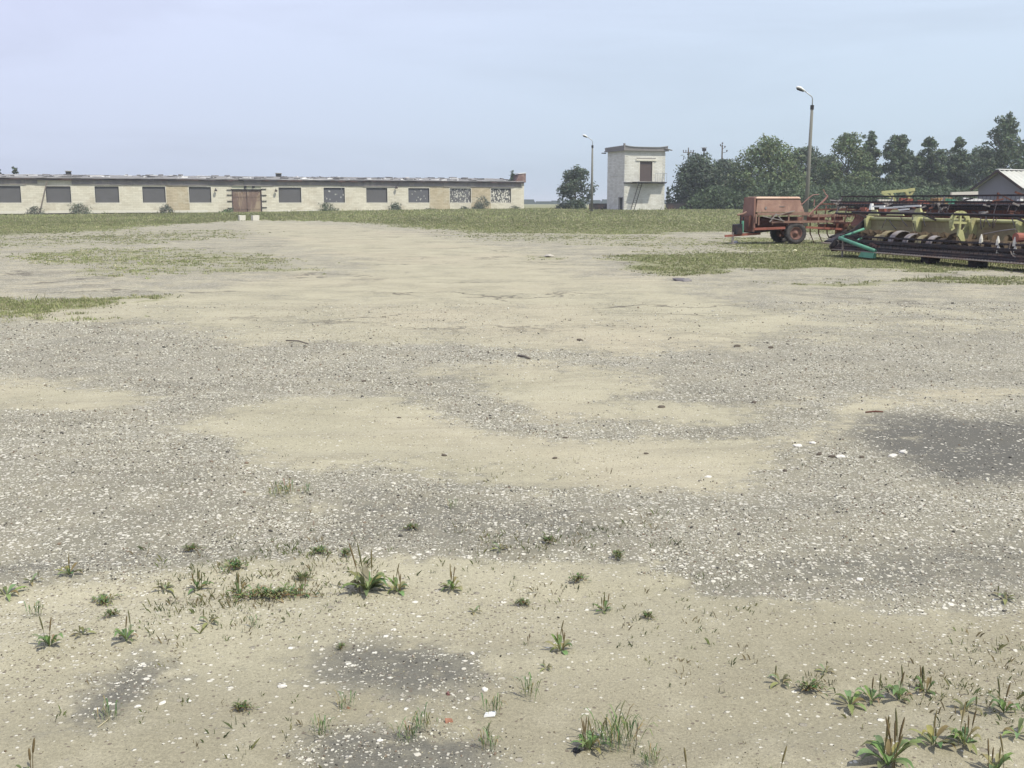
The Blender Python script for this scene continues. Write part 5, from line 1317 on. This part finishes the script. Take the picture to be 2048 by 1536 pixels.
# ------------------------------------------------------------ single loose things
def rock(name, px, py, size, c, label, cat='stone', group=None, flat=.55, seed=0, stretch=1.3, lift=.3, matr=None):
    r = random.Random(seed+int(px)); p = GP(px, py)
    bm_ = bmesh.new(); bmesh.ops.create_icosphere(bm_, subdivisions=2, radius=1)
    for v in bm_.verts:
        k2 = 1+.28*noise.noise(v.co*1.3+Vector((px, py, 0)))+.12*noise.noise(v.co*3+Vector((py, px, 0)))
        v.co = Vector((v.co.x*size*stretch, v.co.y*size*.9, v.co.z*size*flat))*k2
    me = bpy.data.meshes.new(name); bm_.to_mesh(me); bm_.free()
    me.materials.append(matr or mat(name+'_surface', c, .9, .2, 30, bump=.4, fine=120)); o_ = bpy.data.objects.new(name, me); col.objects.link(o_)
    o_.location = (p.x, p.y, p.z+size*flat*lift); o_.rotation_euler = (r.uniform(-.2, .2), r.uniform(-.2, .2), r.uniform(0, 6.28))
    return tag(o_, label, cat, group)
wst = mat('pale_stone', (.72, .70, .64), .9, .12, 40, fine=150, bump=.4); dst = mat('dark_clod', (.12, .10, .08), .95, .25, 40, fine=150, bump=.5); rst = mat('reddish_stone', (.30, .15, .11), .9, .2, 40)
for px_, py_, sz, lb in [(565, 1374, .018, 'elongated white stone lying on the lower left sand'), (377, 1403, .012, 'white stone left of the elongated white one near the bottom'), (1681, 915, .035, 'white stone at the left rim of the dark right patch'), (1806, 906, .038, 'white stone inside the dark patch, left of its middle'), (1786, 913, .03, 'white stone just left of the one inside the dark patch'), (1596, 893, .032, 'white stone on the sand tongue before the dark patch'), (1625, 887, .028, 'pale stone nearest the tip of the dark patch'), (1416, 955, .022, 'lone white stone on sand right of centre'), (970, 1380, .014, 'white stone on the lower tar patch right rim'), (945, 1308, .012, 'white stone at the upper rim of the lower tar patch'), (325, 1407, .013, 'white stone at lower left beside the dark patch'), (275, 1414, .012, 'pale pebble on the sand right of the lower left dark patch'), (760, 1482, .012, 'white pebble at the bottom near the tar'), (1720, 1160, .018, 'white stone low on the right gravel')]:
    rock('pale_stone', px_, py_, sz*.75, None, lb, 'stone', 'larger pale stones', matr=wst)
for px_, py_, sz, lb in [(1638, 909, .03, 'dark clod left of the white stones by the dark patch'), (1663, 914, .03, 'second dark clod beside the white stones'), (1723, 915, .026, 'dark clod on the border of the dark patch'), (1570, 942, .025, 'dark reddish clod alone on the sand below the dark patch'), (1110, 917, .024, 'dark clod on the sand in the picture centre'), (888, 911, .024, 'dark clod on the central sand, left one'), (798, 836, .022, 'dark clod on the upper sand left of centre'), (917, 825, .02, 'dark clod on the upper sand near centre'), (1130, 876, .022, 'dark clod above the central one'), (1323, 815, .04, 'flat dark clod on the gravel right of centre'), (1509, 806, .04, 'dark clod on the right gravel beyond the sand'), (1474, 693, .05, 'far dark clod right of centre'), (1542, 696, .05, 'far dark clod beside its twin on the right'), (1160, 681, .05, 'far dark clod in front of the small stick'), (727, 763, .03, 'dark clod on the far gravel left of centre'), (688, 709, .03, 'reddish dark clod on the far gravel'), (1293, 908, .022, 'small dark clod on the gravel edge right of centre'), (1321, 985, .018, 'tiny dark clod above the right gravel')]:
    rock('earth_clod', px_, py_, sz*.62, None, lb, 'clod', 'dark clods on the yard', matr=dst)
def shard(px, py, sz, c, label, rz):
    p_ = GP(px, py); b_ = MB(); r_ = random.Random(int(px))
    bot = [(-sz, -sz*.7, -.002), (sz*1.1, -sz*.5, -.002), (sz*.7, sz*.6, -.002), (-sz*.6, sz*.5, -.002)]
    top = [(-sz*.7, -sz*.45, sz*.35), (sz*.95, -sz*.3, sz*.75), (sz*.5, sz*.45, sz*.6), (-sz*.5, sz*.4, sz*.9)]
    b_.hexa(bot, top); o_ = b_.build('brick_shard', mat('brick_chip', c, .95, .25, 60, tuple(v*.6+.1 for v in c), .5, fine=200, bump=.4)); o_.location = p_; o_.rotation_euler = (.1, -.1, rz)
    return tag(o_, label, 'brick shard')
shard(896, 1444, .014, (.36, .18, .12), 'orange brick shard in the lower middle among grass tufts', .4)
shard(896, 1389, .010, (.22, .11, .10), 'dull red brick chip lying on the lower tar patch', 1.9)
shard(697, 1417, .008, (.34, .18, .12), 'small orange chip beside the brown tuft', 2.7)
p = GP(980, 1432)
o = MB().hexa([(-.02, -.008, .0), (.015, -.01, .004), (.02, .008, .006), (-.015, .01, .002)], [(-.018, -.007, .006), (.013, -.008, .012), (.018, .007, .014), (-.014, .009, .008)]).build('plastic_scrap', M['white']); o.location = p; tag(o, 'white crumpled plastic scrap beside a tuft in the lower middle', 'litter')
p = GP(1153, 1503)
o = MB().tube([(0, 0, 0), (0, 0, .002), (0, 0, .007), (0, 0, .008)], [.011, .012, .011, .008], 18).build('bottle_cap', M['black'], smooth=False); o.location = p; o.rotation_euler = (.15, .1, 0); tag(o, 'dark round bottle cap under the fan of brown spikes', 'cap')
def stick(name, a_, b_, r_, mt_, label, cat='stick', bend=None):
    p_ = GP(*a_); q_ = GP(*b_); pts = [p_]
    if bend: pts.append(GP(*bend))
    pts.append(q_); c0 = p_.copy(); pp = [tuple(v_-c0+Vector((0, 0, r_))) for v_ in pts]
    if not bend: pp.insert(1, tuple((Vector(pp[0])+Vector(pp[1]))/2+Vector((.01, .01, r_*.6))))
    o_ = MB().tube(pp, [r_, r_*1.1, r_*.8], 8).build(name, mt_, None, True); o_.location = c0; return tag(o_, label, cat)
stick('wooden_stick', (1036, 713), (1060, 719), .011, M['wood'], 'short dark stick lying on the sand in the upper centre')
stick('thin_rod', (1731, 826), (1766, 825), .006, M['rustd'], 'thin brown rod lying above the dark right patch', 'rod')
stick('twig', (572, 682), (617, 689), .007, M['wood'], 'curved twig lying on the far sand left of centre', 'twig', (598, 683))
stick('straw', (195, 1456), (221, 1430), .0016, mat('dry_straw', (.5, .45, .3)), 'pale straw lying across the lower left dark patch', 'straw')
rock('rubble_lump', 1362, 562, .13, (.16, .15, .16), 'grey broken tar lump by the right grass strip', 'rubble', flat=.4, stretch=1.5)
rock('rubble_lump', 1374, 563, .09, (.22, .21, .21), 'smaller grey lump beside the broken tar lump', 'rubble', flat=.5)
rock('rubble_lump', 1099, 514, .16, (.5, .47, .42), 'pale stone on the small grass spot in mid distance', 'stone', flat=.4, stretch=1.5)
rock('rubble_lump', 1590, 503, .07, (.66, .64, .42), 'small pale round lump in the grass before the hopper trailer', 'stone', flat=.8, stretch=1.0)
rock('rubble_lump', 1471, 487, .12, (.6, .6, .6), 'white stone under the jack foot of the hopper trailer', 'stone', flat=.8, stretch=1.0)
rock('rubble_lump', 1731, 506, .12, (.6, .58, .53), 'flat pale stone below the green divider', 'stone', flat=.35, stretch=1.6)

# ------------------------------------------------------------ summer haze
hb = MB().box(-3100, 3100, -120, 5150, -1.6, 19); hm_ = bpy.data.materials.new('haze_air'); hm_.use_nodes = True
hn = hm_.node_tree.nodes; hn.clear(); ho = hn.new('ShaderNodeOutputMaterial'); pv = hn.new('ShaderNodeVolumePrincipled')
pv.inputs['Color'].default_value = (.86, .92, 1.0, 1); pv.inputs['Density'].default_value = .00055; pv.inputs['Anisotropy'].default_value = .1
hm_.node_tree.links.new(pv.outputs[0], ho.inputs['Volume'])
tag(hb.build('haze', hm_), kind='stuff')
